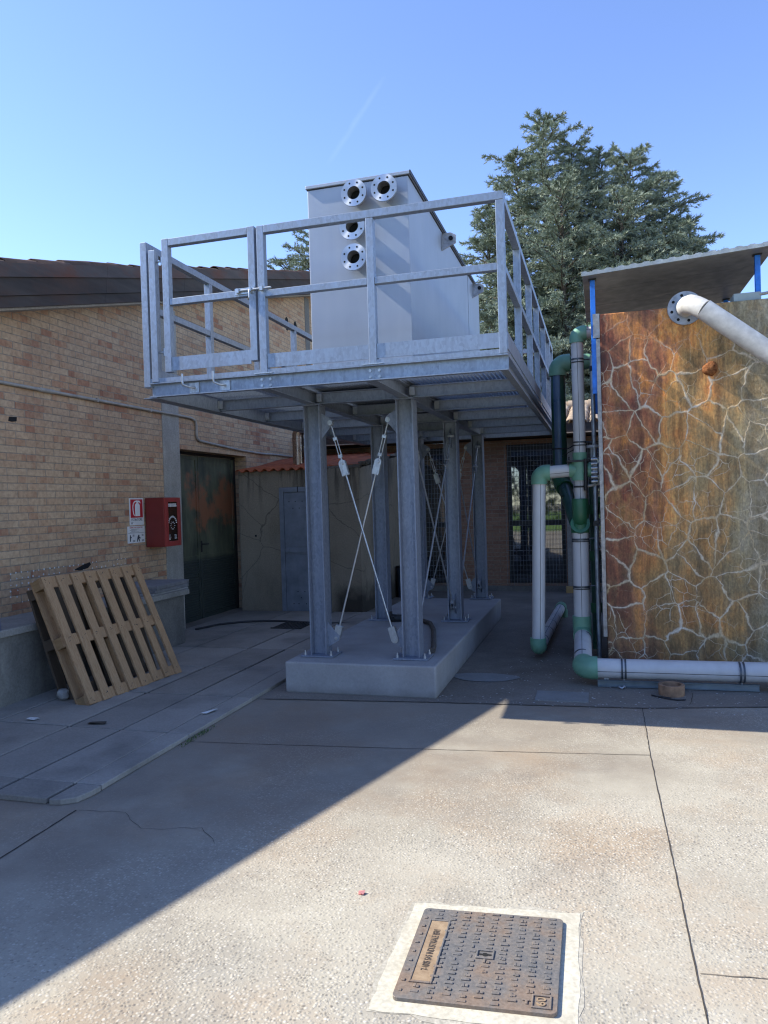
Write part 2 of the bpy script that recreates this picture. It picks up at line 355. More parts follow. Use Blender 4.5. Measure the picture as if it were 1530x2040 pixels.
plain('red_paint', (.19, .022, .018), .45, 0, .12, 4)
plain('red_frame', (.33, .042, .034), .42, 0, .12, 4)
plain('red_sign', (.50, .018, .03), .4)
plain('sign_white', (.72, .72, .71), .45, 0, .06)
plain('sign_ink', (.03, .035, .05), .5)
plain('white_ink', (.80, .80, .78), .5, 0, .04)
plain('door_grey', (.20, .225, .265), .5, .1, .25, 5)
plain('dark_hole', (.008, .008, .008), .9)
plain('roof_underside', (.17, .172, .17), .55, .1, .2, 5)
plain('roof_edge_steel', (.48, .47, .45), .45, .5, .2, 10)
plain('window_frame', (.017, .019, .022), .45)
plain('wire_grille', (.20, .22, .24), .45, .5)
plain('clay_ring', (.30, .175, .10), .85, 0, .4, 14)
plain('foam_grey', (.20, .20, .205), .9, 0, .2, 12)
plain('foam_pale', (.31, .31, .30), .9, 0, .15, 12)
plain('bin_blue', (.035, .05, .075), .45)
plain('hose_black', (.025, .025, .027), .5)
plain('hose_brown', (.075, .065, .055), .6)
plain('flue_steel', (.34, .26, .21), .28, .85, .2, 3)
plain('paper_white', (.62, .62, .60), .8)
plain('paper_red', (.55, .22, .20), .7)
plain('joint_dirt', (.055, .045, .035), .95, 0, .4, 30)
plain('steel_drain', (.05, .048, .045), .7, .2)
plain('block_ochre', (.42, .28, .12), .85)
plain('bottle_blue', (.03, .06, .22), .35)
plain('lug_steel', (.36, .34, .32), .5, .6, .3, 20)
plain('conduit_grey', (.36, .33, .29), .55, .1, .2, 10)
plain('galvanised_tube', (.30, .34, .38), .45, .6, .3, 16)
plain('bark', (.09, .07, .055), .95, 0, .4, 12)
plain('box_grey', (.33, .37, .35), .5)
def m_rustplug():
    n = N('rust_plug')
    c = n.ramp(n.noise(40, 5), [(.3, (.09, .03, .013)), (.7, (.36, .15, .06))]); n.bump(n.noise(45, 4), .8, .01)
    M['rust_plug'] = n.set(c, .95, 0, .1)
m_rustplug()
def m_board(name, a, b, rust):
    n = N(name)
    f = n.noise(3, 6, v=n.map(n.obj(), (1, .25, 2.0)), rough=.65)
    c = n.ramp(f, [(.3, a), (.7, b)])
    r_ = n.ramp(n.noise(2.1, 6, v=n.map(n.obj(), (1, .6, 1.5), (4, 0, 2)), rough=.7), [(.46, 0.0), (.68, 1.0)])
    c = n.mix(n.math('MULTIPLY', r_, .8), c, rust)
    n.bump(n.noise(20, 5), .3, .004)
    M[name] = n.set(c, .72, 0, .25)
m_board('fascia_board', (.032, .026, .022), (.085, .068, .057), (.085, .045, .03))
m_board('fascia_flashing', (.06, .047, .042), (.125, .098, .085), (.15, .055, .03))
def m_tile(name, a, b, dk):
    n = N(name)
    f = n.math('ADD', n.math('MULTIPLY', n.noise(7, 5), .7), n.math('MULTIPLY', n.island(), .35))
    c = n.ramp(f, [(.3, a), (.75, b)])
    c = n.mix(n.math('MULTIPLY', n.ramp(n.noise(3, 6, rough=.7), [(.45, 0.0), (.7, 1.0)]), .6), c, dk)
    n.bump(n.noise(40, 4), .3, .004)
    M[name] = n.set(c, .85, 0, .25)
m_tile('tile_dark', (.10, .06, .045), (.22, .13, .09), (.05, .045, .04))
m_tile('tile_pale', (.34, .25, .17), (.52, .41, .30), (.24, .18, .13))
m_tile('orange_corrugated', (.34, .082, .032), (.47, .135, .055), (.19, .075, .045))
def m_glass():
    n = N('window_glass')
    n.bump(n.noise(1.2, 2), .03, .02)
    M['window_glass'] = n.set((.012, .014, .016), .03, 0, .5, IOR=2.6)
    n = N('cabinet_glass'); M['cabinet_glass'] = n.set(n.ramp(n.noise(5, 4), [(.4, (.012, .006, .005)), (.75, (.085, .028, .012))]), .08, 0, .5)
m_glass()
def m_iron():
    n = N('cast_iron')
    f = n.noise(4.5, 6, v=n.map(n.obj(), (1, 1, 1), (1.3, .8, 0)), rough=.65)
    c = n.ramp(f, [(.36, (.15, .155, .16)), (.47, (.20, .185, .17)), (.58, (.26, .19, .14)), (.72, (.31, .20, .13))])
    c = n.mix(.35, c, n.ramp(n.noise(70, 4), [(.3, (.05, .045, .04)), (.7, (.30, .25, .20))]))
    n.bump(n.noise(110, 3), .35, .002)
    M['cast_iron'] = n.set(c, .62, .25)
    n = N('band_rust'); M['band_rust'] = n.set(n.ramp(n.noise(30, 5), [(.3, (.22, .145, .085)), (.7, (.36, .26, .16))]), .85)
m_iron()
def m_foliage(name, a, b, c_):
    n = N(name)
    f = n.math('ADD', n.math('MULTIPLY', n.noise(.9, 4), .55), n.math('MULTIPLY', n.island(), .45))
    c = n.ramp(f, [(.25, a), (.5, b), (.8, c_)])
    M[name] = n.set(c, .65, 0, .3)
m_foliage('cedar_needles', (.14, .175, .13), (.25, .295, .22), (.39, .43, .33))
m_foliage('hedge_leaves', (.035, .07, .018), (.07, .12, .03), (.13, .19, .05))
m_foliage('weed_leaves', (.03, .06, .015), (.06, .11, .03), (.10, .15, .05))
n = N('lawn_grass'); M['lawn_grass'] = n.set(n.ramp(n.noise(6, 5), [(.3, (.10, .19, .03)), (.7, (.20, .33, .06))]), .9)
n = N('far_ground'); M['far_ground'] = n.set(n.ramp(n.noise(1, 6), [(.3, (.30, .265, .20)), (.7, (.40, .36, .28))]), .95)

# ------------------------------------------------------------------ mesh builder
LOC = {}
class MB:
    def __init__(s): s.v = []; s.f = []; s.sm = []
    def add(s, vs, fs, smooth=False):
        o = len(s.v); s.v += [tuple(p) for p in vs]
        s.f += [tuple(i + o for i in f) for f in fs]; s.sm += [smooth] * len(fs); return s
    def box(s, a, b):
        x0, y0, z0 = [min(p, q) for p, q in zip(a, b)]; x1, y1, z1 = [max(p, q) for p, q in zip(a, b)]
        return s.add([(x0, y0, z0), (x1, y0, z0), (x1, y1, z0), (x0, y1, z0), (x0, y0, z1), (x1, y0, z1), (x1, y1, z1), (x0, y1, z1)],
                     [(3, 2, 1, 0), (4, 5, 6, 7), (0, 1, 5, 4), (1, 2, 6, 5), (2, 3, 7, 6), (3, 0, 4, 7)])
    def obox(s, c, ax, ay, az):     # centre + half axes
        c, ax, ay, az = map(Vector, (c, ax, ay, az)); vs = []
        for k in (-1, 1):
            for (i, j) in ((-1, -1), (1, -1), (1, 1), (-1, 1)): vs.append(c + ax * i + ay * j + az * k)
        fl = [(3, 2, 1, 0), (4, 5, 6, 7), (0, 1, 5, 4), (1, 2, 6, 5), (2, 3, 7, 6), (3, 0, 4, 7)]
        if ax.cross(ay).dot(az) < 0: fl = [f[::-1] for f in fl]
        return s.add(vs, fl)
    def prism(s, poly, d):          # planar polygon (3D points) extruded by vector d
        poly = [Vector(p) for p in poly]; d = Vector(d); n = len(poly)
        nn = sum(((poly[i] - poly[0]).cross(poly[(i + 1) % n] - poly[0]) for i in range(1, n)), Vector())
        if nn.dot(d) < 0: poly = poly[::-1]
        vs = poly + [p + d for p in poly]
        fs = [tuple(range(n))[::-1], tuple(range(n, 2 * n))] + [(i, (i + 1) % n, (i + 1) % n + n, i + n) for i in range(n)]
        return s.add(vs, fs)
    def cyl(s, p, q, r, n=16, r2=None, caps=True):
        p, q = Vector(p), Vector(q); d = (q - p).normalized()
        a = d.orthogonal().normalized(); b = d.cross(a); r2 = r if r2 is None else r2
        vs = []
        for c_, rr in ((p, r), (q, r2)):
            vs += [c_ + (a * math.cos(2 * math.pi * i / n) + b * math.sin(2 * math.pi * i / n)) * rr for i in range(n)]
        s.add(vs, [(i, (i + 1) % n, n + (i + 1) % n, n + i) for i in range(n)], True)
        if caps: s.add(vs, [tuple(range(n))[::-1], tuple(range(n, 2 * n))])
        return s
    def ring(s, p, q, r, ri, n=32):  # hollow tube with thick wall
        p, q = Vector(p), Vector(q); d = (q - p).normalized(); a = d.orthogonal().normalized(); b = d.cross(a)
        u = [a * math.cos(2 * math.pi * i / n) + b * math.sin(2 * math.pi * i / n) for i in range(n)]
        vs = [p + k * r for k in u] + [q + k * r for k in u] + [q + k * ri for k in u] + [p + k * ri for k in u]
        for j, sm in ((0, True), (1, False), (2, True), (3, False)):
            jj = (j + 1) % 4
            s.add(vs, [(j * n + i, j * n + (i + 1) % n, jj * n + (i + 1) % n, jj * n + i) for i in range(n)], sm)
        return s
    def tube(s, pts, r, n=12, caps=True):
        pts = [Vector(p) for p in pts]; rings = []; a = None
        rs = r if isinstance(r, (list, tuple)) else [r] * len(pts)
        for i, p in enumerate(pts):
            d = ((pts[min(i + 1, len(pts) - 1)] - p).normalized() + (p - pts[max(i - 1, 0)]).normalized()).normalized()
            a = d.orthogonal().normalized() if a is None else (a - d * a.dot(d)).normalized()
            b = d.cross(a)
            rings.append([p + (a * math.cos(2 * math.pi * k / n) + b * math.sin(2 * math.pi * k / n)) * rs[i] for k in range(n)])
        vs = [v for g in rings for v in g]
        fs = [(i * n + k, i * n + (k + 1) % n, (i + 1) * n + (k + 1) % n, (i + 1) * n + k) for i in range(len(pts) - 1) for k in range(n)]
        s.add(vs, fs, True)
        if caps: s.add(vs, [tuple(range(n))[::-1], tuple(range(len(vs) - n, len(vs)))])
        return s
    def hsec(s, p, q, up, w_, h, tf, tw):   # H section: flanges at +-h/2 along up
        p, q, up = Vector(p), Vector(q), Vector(up).normalized(); d = q - p; L = d.length; d.normalize()
        sd = d.cross(up); c = (p + q) / 2
        s.obox(c + up * (h / 2 - tf / 2), d * L / 2, sd * w_ / 2, up * tf / 2)
        s.obox(c - up * (h / 2 - tf / 2), d * L / 2, sd * w_ / 2, up * tf / 2)
        return s.obox(c, d * L / 2, sd * tw / 2, up * (h / 2 - tf))
    def csec(s, p, q, up, out, w_, h, t):   # channel: web on the 'out' side reversed, flanges pointing out
        p, q, up, out = Vector(p), Vector(q), Vector(up).normalized(), Vector(out).normalized(); d = q - p; L = d.length; d.normalize(); c = (p + q) / 2
        s.obox(c + up * (h / 2 - t / 2) + out * w_ / 2, d * L / 2, out * w_ / 2, up * t / 2)
        s.obox(c - up * (h / 2 - t / 2) + out * w_ / 2, d * L / 2, out * w_ / 2, up * t / 2)
        return s.obox(c + out * .004, d * L / 2, out * .004, up * (h / 2 - t))
    def build(s, name, mat, parent=None, bevel=0, seg=2):
        me = bpy.data.meshes.new(name); off = LOC.get(parent.name, Vector()) if parent else Vector()
        vs = np.array(s.v, float).reshape(-1, 3) - np.array(off)
        me.from_pydata(vs.tolist(), [], s.f); me.update()
        me.polygons.foreach_set('use_smooth', s.sm)
        nrm = np.zeros(len(me.polygons) * 3); me.polygons.foreach_get('normal', nrm); nrm = np.abs(nrm.reshape(-1, 3))
        nl = np.zeros(len(me.polygons), int); me.polygons.foreach_get('loop_total', nl)
        li = np.zeros(len(me.loops), int); me.loops.foreach_get('vertex_index', li)
        ax = np.repeat(nrm.argmax(1), nl); p = (np.array(s.v, float).reshape(-1, 3))[li]
        uv = np.where((ax == 0)[:, None], p[:, [1, 2]], np.where((ax == 1)[:, None], p[:, [0, 2]], p[:, [0, 1]]))
        ul = me.uv_layers.new(name='UVMap'); ul.data.foreach_set('uv', uv.ravel())
        me.materials.append(M[mat] if isinstance(mat, str) else mat)
        o = bpy.data.objects.new(name, me); C.objects.link(o)
        LOC[o.name] = Vector(off)
        if parent: o.parent = parent
        if bevel:
            b = o.modifiers.new('bevel', 'BEVEL'); b.width = bevel; b.segments = seg; b.limit_method = 'ANGLE'; b.harden_normals = False
        return o
def tag(o, label, cat=None, group=None, kind=None):
    o['label'] = label
    if cat: o['category'] = cat
    if group: o['group'] = group
    if kind: o['kind'] = kind
    return o
def thing(name, loc, label, cat, group=None):
    o = bpy.data.objects.new(name, None); C.objects.link(o); o.location = loc; o.empty_display_size = .1
    LOC[o.name] = Vector(loc); return tag(o, label, cat, group)
def text(name, body, size, mat, mw, parent=None, depth=.0006):
    cv = bpy.data.curves.new(name, 'FONT'); cv.body = body; cv.size = size; cv.extrude = depth; cv.align_x = 'CENTER'; cv.align_y = 'CENTER'
    t = bpy.data.objects.new(name, cv); C.objects.link(t); bpy.context.view_layer.update()
    me = bpy.data.meshes.new_from_object(t.evaluated_get(bpy.context.evaluated_depsgraph_get()))
    C.objects.unlink(t); bpy.data.objects.remove(t)
    me.transform(Matrix.Translation(-(LOC.get(parent.name, Vector()) if parent else Vector())) @ mw)
    me.materials.clear(); me.materials.append(M[mat]); me.name = name
    o = bpy.data.objects.new(name, me); C.objects.link(o)
    if parent: o.parent = parent
    LOC[o.name] = LOC.get(parent.name, Vector()) if parent else Vector()
    return o
def frame(o, x, y):     # matrix from origin + x dir + y dir
    x, y = Vector(x).normalized(), Vector(y).normalized(); z = x.cross(y)
    mm = Matrix((x, y, z)).transposed().to_4x4(); mm.translation = o; return mm
def jag(pts, wid, seed, z, amp=.006, step=.045):     # thin jagged flat strip along a polyline
    r = random.Random(seed); P = []
    for a, b in zip(pts[:-1], pts[1:]):
        a, b = Vector(a), Vector(b); k = max(1, int((b - a).length / step))
        for i in range(k): P.append(a.lerp(b, i / k))
    P.append(Vector(pts[-1])); vs = []; fs = []
    for i, p in enumerate(P):
        d = (P[min(i + 1, len(P) - 1)] - P[max(i - 1, 0)]).normalized(); s_ = Vector((-d.y, d.x, 0)) if len(d) == 3 else Vector((-d.y, d.x))
        c = Vector((p.x, p.y)) + Vector((s_.x, s_.y)) * r.uniform(-amp, amp); ww = wid * r.uniform(.6, 1.1) / 2
        vs += [(c.x + s_.x * ww, c.y + s_.y * ww, z), (c.x - s_.x * ww, c.y - s_.y * ww, z)]
        if i: fs.append((2 * i - 2, 2 * i - 1, 2 * i + 1, 2 * i))
    return vs, fs

# ================================================================== SETTING
b = MB(); b.add([(-150, -150, -.01), (150, -150, -.01), (150, 150, -.01), (-150, 150, -.01)], [(0, 1, 2, 3)])
tag(b.build('ground', 'far_ground'), 'bare ground reaching out beyond the concrete yard', None, None, 'structure')
b = MB(); b.add([(-14, -9, 0), (14, -9, 0), (14, 13.2, 0), (-14, 13.2, 0)], [(0, 1, 2, 3)])
tag(b.build('yard', 'exposed_aggregate'), 'concrete yard of exposed pebbles in sun and shade', None, None, 'structure')
b = MB()
b.add([(-5.2, 5.35, .004), (-2.745, 5.6, .004), (-1.36, 5.733, .004), (.272, 5.849, .004), (1.16, 6.034, .004), (14, 7.5, .004), (14, 12.95, .004), (-5.2, 12.95, .004)], [tuple(range(8))])
tag(b.build('rear_paving', 'rear_paving'), 'smooth stained concrete under the platform and along the tank', None, None, 'structure')
b = MB(); b.add([(-30, -60, 0), (40, -60, 0), (40, -11, 0), (-30, -11, 0)], [(0, 1, 2, 3)])
tag(b.build('lawn', 'lawn_grass'), 'sunlit lawn mirrored in the grilled windows', None, None, 'structure')
# joints and cracks of the yard
b = MB()
for i, (pts, wd, am) in enumerate([
    ([(.315, -6), (.274, 2.4), (.262, 4.8), (.272, 5.85)], .006, .0015),
    ([(-2.72, -6), (-2.715, 2.78), (-2.735, 3.33)], .010, .002),
    ([(-2.745, 4.485), (-1.945, 4.56), (-.7, 4.69), (.262, 4.803)], .006, .002),
    ([(-2.7, 5.60), (-1.36, 5.733), (.272, 5.849), (1.16, 6.034), (3, 6.24)], .008, .005),
    ([(.283, 2.637), (.49, 2.655), (3, 2.8)], .004, .003),
    ([(-2.72, 3.33), (-2.45, 3.36), (-2.25, 3.20), (-1.95, 3.28), (-1.8, 3.14)], .0025, .008),
    ([(.62, 6.0), (.68, 6.35)], .005, .006)]):
    vs, fs = jag([Vector((*p, 0)) for p in pts], wd, i, .0075 if i in (3, 6) else .0025, am); b.add(vs, fs)
tag(b.build('yard_joints', 'joint_dirt'), 'dirt filled joints and cracks between the yard slabs', None, None, 'structure')
# raised pavement along the building, slabs with open joints
b = MB(); xs = [-5.24, -4.43, -3.77, -3.33, -2.95, -2.765]; ys = [3.35, 3.59, 4.55, 5.52, 6.53, 7.45, 8.43, 9.3, 10.19]; g = .013
r_ = random.Random(3)
for i in range(5):
    for j in range(8):
        x0, x1, y0, y1 = xs[i] + g * r_.uniform(.4, 1.2), xs[i + 1] - g * r_.uniform(.4, 1.2), ys[j] + g * r_.uniform(.4, 1.2), ys[j + 1] - g * r_.uniform(.4, 1.2)
        if i == 4 and j > 0: x0 = xs[4] - .004
        if j == 0: y1 = ys[1] + .002
        if i == 4 and j > 1: y0 = ys[j] - .001; y1 = ys[j + 1] + .001
        h = .034 + r_.uniform(-.002, .002)
        if i == 4 and j == 0:
            b.prism([(x0, y0, 0), (x0 + .07, y0 + .01, 0), (x0 + .14, y0 + .06, 0), (x1, y0 + .16, 0), (x1, y1, 0), (x0, y1, 0)], (0, 0, h)); continue
        b.box((x0, y0, 0), (x1, y1, h))
for k in range(3): b.box((-14, 3.35 + k * .4, 0), (-5.25, 3.74 + k * .4, .034))
b2 = MB(); b2.box((-5.23, 3.56, .005), (-2.93, 10.18, .022)); b2.box((-5.23, 3.40, .005), (-3.0, 3.559, .022)); tag(b2.build('pavement_bed', 'joint_dirt'), 'dark dirt bed showing in the open joints of the pavement', None, None, 'structure')
tag(b.build('pavement', 'paving_slabs', None, .006), 'raised concrete pavement slabs beside the brick building', None, None, 'structure')
# smoother repair patches behind / beside the plinth
b = MB(); b.add([(-1.03 + .30 * math.cos(t) * (1 + .12 * math.sin(3 * t)), 6.62 + .16 * math.sin(t), .009) for t in np.linspace(0, 2 * math.pi, 26)[:-1]], [tuple(range(25))])
b.box((-.53, 5.93, .004), (-.12, 6.22, .012))
tag(b.build('concrete_patches', 'patch'), 'paler repaired patches in the concrete beside the plinth', None, None, 'structure')
b = MB()
for i in range(900):
    x, y = rng.uniform(-1.3, 1.4), rng.uniform(5.75, 8.5)
    if x < -.9 and y > 6.0: continue
    if rng.random() < (y - 5.75) / 3.2: continue
    s_ = rng.uniform(.002, .007); a = rng.uniform(0, 6)
    b.add([(x + s_ * math.cos(a + k) * (1.6 if k % 2 else .8), y + s_ * math.sin(a + k), .0095) for k in (0, 1.5, 3, 4.6)], [(0, 1, 2, 3)])
tag(b.build('grit', 'paper_white'), 'white chips and grit scattered on the concrete', None, None, 'stuff')

# ------------------------------------------------------------------ brick building on the left (gable end with low pitched roof)
W = -5.25; SL = .2765
def rz(y): return 1.925 + SL * y          # soffit line
bl = thing('brick_building', (W, 8, 0), 'tan brick building with dark fascia roof and green double door', 'building')
RD = 16.0                                   # ridge
b = MB()
OY0, OY1, OZ = 8.20, 10.49, 2.385
def wallpiece(y0, y1, z0, z1=None, x0=W - .30, x1=W):
    b.prism([(x0, y0, z0), (x0, y1, z0), (x0, y1, rz(y1) if z1 is None else z1), (x0, y0, rz(y0) if z1 is None else z1)], (x1 - x0, 0, 0))
wallpiece(-2.0, OY0 - .001, 0); wallpiece(OY1, 13.15, 0); wallpiece(OY0, OY1 - .001, OZ)
b.prism([(W - .30, 13.17, 0), (W - .30, 16, 0), (W - .30, 16, rz(16)), (W - .30, 13.17, rz(13.17))], (.06, 0, 0))
b.box((-16, -2.0, 0), (W - .31, -1.7, rz(-2) - .01)); b.box((-16, 24, 0), (W - .31, 24.3, rz(8) - .02))
b.prism([(W - .3, 16.001, 0), (W - .3, 24.3, 0), (W - .3, 24.3, rz(8)), (W - .3, 16.001, rz(16))], (.28, 0, 0))
b.build('wall', 'brick_tan', bl)
b = MB(); b.box((W - .2, 8.19, 0), (W + .012, 8.575, rz(8.2) - .02)); b.build('pillar', 'concrete_pillar', bl, .006)
b = MB(); b.box((W - .24, 13.1, 2.0), (W + .006, 13.32, rz(13.1) - .01)); b.build('end_post', 'concrete_low', bl)
# fascia, flashing, soffit
XF = -4.9
def rake(y0, y1, za, zb, x0, x1):   # strip between offsets za..zb above soffit line
    bb = MB(); n_ = 12
    for i in range(n_):
        ya, yb = y0 + (y1 - y0) * i / n_, y0 + (y1 - y0) * (i + 1) / n_
        bb.prism([(x0, ya, rz(ya) + za), (x0, yb - .002, rz(yb - .002) + za), (x0, yb - .002, rz(yb - .002) + zb), (x0, ya, rz(ya) + zb)], (x1 - x0, 0, 0))
    return bb
rake(-2.6, RD, .0, .10, XF - .09, XF - .018).build('fascia', 'fascia_board', bl)
rake(-2.6, RD, .103, .262, XF - .09, XF).build('fascia', 'fascia_board', bl)
rake(-2.6, RD,   .264, .385, XF - .10, XF + .022).build('flashing', 'fascia_flashing', bl)
b = MB(); b.prism([(W + .002, -2.6, rz(-2.6) - .02), (W + .002, RD, rz(RD) - .02), (W + .002, RD, rz(RD) + .02), (W + .002, -2.6, rz(-2.6) + .02)], (XF - .095 - W, 0, 0))
b.build('soffit', 'soffit_paint', bl)
b = MB(); b.prism([(-16, -2.7, rz(-2.7) + .24), (-16, RD, rz(RD) + .24), (-16, 2 * RD + 2.7, rz(-2.7) + .24), (-16, RD, rz(RD) + .37)][:2] + [(-16, RD, rz(RD) + .33), (-16, -2.7, rz(-2.7) + .33)], (16 + XF - .105, 0, 0))
b.prism([(-16, RD + .01, rz(RD) + .24), (-16, 25, rz(7) + .24), (-16, 25, rz(7) + .33), (-16, RD + .01, rz(RD) + .33)], (16 + XF - .105, 0, 0))
rf = b.build('roof', 'tile_dark', bl)
b = MB(); T = Vector((0, 1, SL)).normalized(); NN = Vector((0, -SL, 1)).normalized()
def barrel(bb, c, d, nrm, side, L, r1, r2, n_=6, t=.012):
    vs = []
    for (k, rr) in ((0, r1), (L, r2)):
        for rr2 in (rr, rr - t):
            for i in range(n_ + 1):
                a = math.pi * i / n_; vs.append(c + d * k + side * math.cos(a) * rr2 + nrm * math.sin(a) * rr2 * .75)
    q = n_ + 1; fs = []
    for i in range(n_): fs += [(i, i + 1, 2 * q + i + 1, 2 * q + i), (i, q + i, q + i + 1, i + 1)]
    bb.add(vs, fs, True)
for ci in range(26):
    x = XF - .125 - ci * .2
    y = -2.7 + (.1 if ci % 2 else 0)
    while y < RD - .3:
        o_ = Vector((x + r_.uniform(-.01, .01), y, rz(y) + .378 + r_.uniform(-.012, .014)))
        barrel(b, o_, (T + Vector((r_.uniform(-.015, .015), 0, r_.uniform(-.11, -.03)))).normalized(), NN, Vector((1, 0, 0)), .46, .085, .105)
        y += .385
b.build('roof_tiles', 'tile_dark', rf)
for (y, z) in ((12.238, 4.83), (12.624, 4.84)):
    b = MB(); b.prism([(W - .02, y + .075 * math.cos(a), z + .12 * math.sin(a)) for a in np.linspace(0, 2 * math.pi, 21)[:-1]], (.024, 0, 0)); b.build('wall_hole', 'dark_hole', bl)
for pl_ in ([(5.66, 2.465), (5.70, 2.46), (5.76, 2.47), (5.765, 2.51), (5.67, 2.505)], [(6.48, 1.0), (6.58, .985), (6.70, 1.0), (6.75, 1.035), (6.73, 1.06), (6.64, 1.045), (6.55, 1.02)]):
    b = MB(); b.prism([(W - .02, y, z) for y, z in pl_], (.024, 0, 0)); b.build('wall_hole', 'dark_hole', bl)
b = MB()
for k in range(150):
    y, z = 5.62 + (k % 25) * .072 + r_.uniform(-.01, .01), 1.05 - (k // 25) * .056 + r_.uniform(-.008, .008)
    row = k // 25
    if (row in (0, 1) and r_.random() < .8) or (k % 25 < 5 and r_.random() < .75):
        s_ = r_.uniform(.005, .010); b = MB(); b.cyl((W - .002, y, z), (W + .0025, y, z), s_, 8); b.build('adhesive_dot', 'paper_white', bl)
# double door, recessed
XD = W - .20
dm = MB(); dm.box((XD - .05, OY0, 0), (XD + .004, 8.64, OZ)); dm.box((XD - .05, 8.641, 2.345), (XD + .004, OY1, OZ)); dm.box((XD - .05, 10.43, 0), (XD + .003, 10.488, 2.34)); df = dm.build('door_frame', 'window_frame', bl)
for (y0, y1) in ((8.645, 9.36), (9.375, 10.425)):
    b = MB(); b.box((XD - .045, y0, .035), (XD - .012, y1, 2.34))
    for y in (y0, y1 - .05): b.box((XD - .013, y, .036), (XD + .0, y + .05, 2.339))
    for z in (.036, .885, 2.285): b.box((XD - .013, y0 + .051, z), (XD - .001, y1 - .051, z + .05))
    z = .10
    while z < .87:
        b.prism([(XD - .012, y0 + .052, z), (XD - .012, y0 + .052, z + .03), (XD + .002, y0 + .052, z + .006)], (0, y1 - y0 - .104, 0)); z += .034
    d = b.build('door', 'green_door_paint', bl)
    if y0 > 9:
        b = MB(); b.box((XD - .0, 9.385, .98), (XD + .008, 9.42, 1.14)); b.tube([(XD + .006, 9.40, 1.09), (XD + .045, 9.40, 1.09), (XD + .048, 9.52, 1.085)], .009, 8); b.build('handle', 'black_rubber', d)
b = MB(); b.box((W - .30, OY0, .0), (W + .03, OY1, .03)); b.build('door_sill', 'rear_paving', bl)

# low concrete wall with capping in front of the brick wall
lw = thing('low_wall', (-4.9, 6, 0), 'low stained concrete wall with flat capping under the brick wall', 'wall')
b = MB(); b.box((W + .002, 1.0, 0), (-4.69, 7.66, .596)); b.build('wall_body', 'concrete_low', lw, .008)
b = MB(); b.box((W + .002, 1.0, .598), (-4.655, 7.73, .66)); b.build('capping', 'concrete_cap', lw, .008)
b = MB(); b.add([(-4.687, 5.62 + .055 * math.cos(t) * (1 + .2 * math.sin(5 * t)), .18 + .15 * math.sin(t)) for t in np.linspace(0, 2 * math.pi, 18)[:-1]], [tuple(range(17))]); b.build('drain_opening', 'dark_hole', lw)

# conduit on the brick wall
b = MB(); xo = W + .022
P = [(xo, 2.0, 2.80), (xo, 5.58, 2.808), (xo, 8.23, 2.815), (xo + .018, 8.35, 2.815), (xo, 8.62, 2.817), (xo, 8.87, 2.815), (xo, 8.96, 2.79), (xo, 8.99, 2.73), (xo, 8.985, 2.62), (xo, 9.0, 2.555), (xo, 9.06, 2.525), (xo, 9.4, 2.505), (xo, 10.3, 2.465), (xo, 11.0, 2.455), (xo, 11.6, 2.47), (xo, 12.6, 2.47)]
b.tube(P, .017, 10); b.cyl((xo, 6.05, 2.809), (xo, 6.25, 2.8095), .022, 12)
for y in (5.0, 6.9, 7.9): b.box((W, y, 2.79), (xo + .02, y + .025, 2.835))
tag(b.build('conduit', 'conduit_grey'), 'thin beige conduit running along the tan brick wall over the door', 'conduit')

# signs
sg = thing('sign', (W + .006, 7.59, 1.42), 'red and white extinguisher sign on the brick wall', 'sign')
b = MB(); b.box((W + .002, 7.455, 1.424), (W + .007, 7.73, 1.742)); b.build('sign_panel', 'sign_white', sg)
b = MB(); b.box((W + .007, 7.475, 1.512), (W + .0085, 7.712, 1.728)); b.build('red_field', 'red_sign', sg)
b = MB(); xx = W + .0086
def disc(pts, mat_b): mat_b.prism([(xx, y, z) for y, z in pts], (.0012, 0, 0))
disc([(7.56, 1.53), (7.655, 1.53), (7.655, 1.655), (7.645, 1.672), (7.625, 1.683), (7.59, 1.683), (7.57, 1.672), (7.56, 1.655)], b)
disc([(7.592, 1.684), (7.622, 1.684), (7.622, 1.70), (7.592, 1.70)], b)
disc([(7.592, 1.7005), (7.655, 1.688), (7.668, 1.678), (7.668, 1.695), (7.65, 1.712), (7.592, 1.715)], b)
tp = [(7.592, 1.708), (7.555, 1.70), (7.53, 1.68), (7.518, 1.64), (7.52, 1.60), (7.53, 1.56), (7.545, 1.535)]
for p, q in zip(tp[:-1], tp[1:]):
    d = Vector((q[0] - p[0], q[1] - p[1])).normalized(); s_ = Vector((-d.y, d.x)) * .007
    disc([(p[0] + s_.x, p[1] + s_.y), (p[0] - s_.x, p[1] - s_.y), (q[0] - s_.x, q[1] - s_.y), (q[0] + s_.x, q[1] + s_.y)], b)
b.build('pictogram', 'white_ink', sg)
text('lettering', 'ESTINTORE', .042, 'sign_ink', frame((W + .0075, 7.593, 1.487), (0, 1, 0), (0, 0, 1)), sg)
text('lettering', 'N°', .036, 'sign_ink', frame((W + .0075, 7.50, 1.447), (0, 1, 0), (0, 0, 1)), sg)
sg = thing('sign', (W + .006, 7.57, 1.22), 'white instruction plate with two black figures below the red extinguisher sign', 'sign')
b = MB(); b.box((W + .002, 7.405, 1.216), (W + .006, 7.742, 1.413)); b.build('sign_panel', 'sign_white', sg)
text('lettering', 'NORME D\'USO ESTINTORE', .021, 'red_sign', frame((W + .0065, 7.573, 1.396), (0, 1, 0), (0, 0, 1)), sg)
b = MB()
for k, z in enumerate((1.376, 1.365, 1.354, 1.343)): b.box((W + .006, 7.45 if k % 2 else 7.475, z), (W + .0068, 7.62 - .03 * (k % 3), z + .003))
b.box((W + .006, 7.42, 1.332), (W + .0068, 7.73, 1.335))
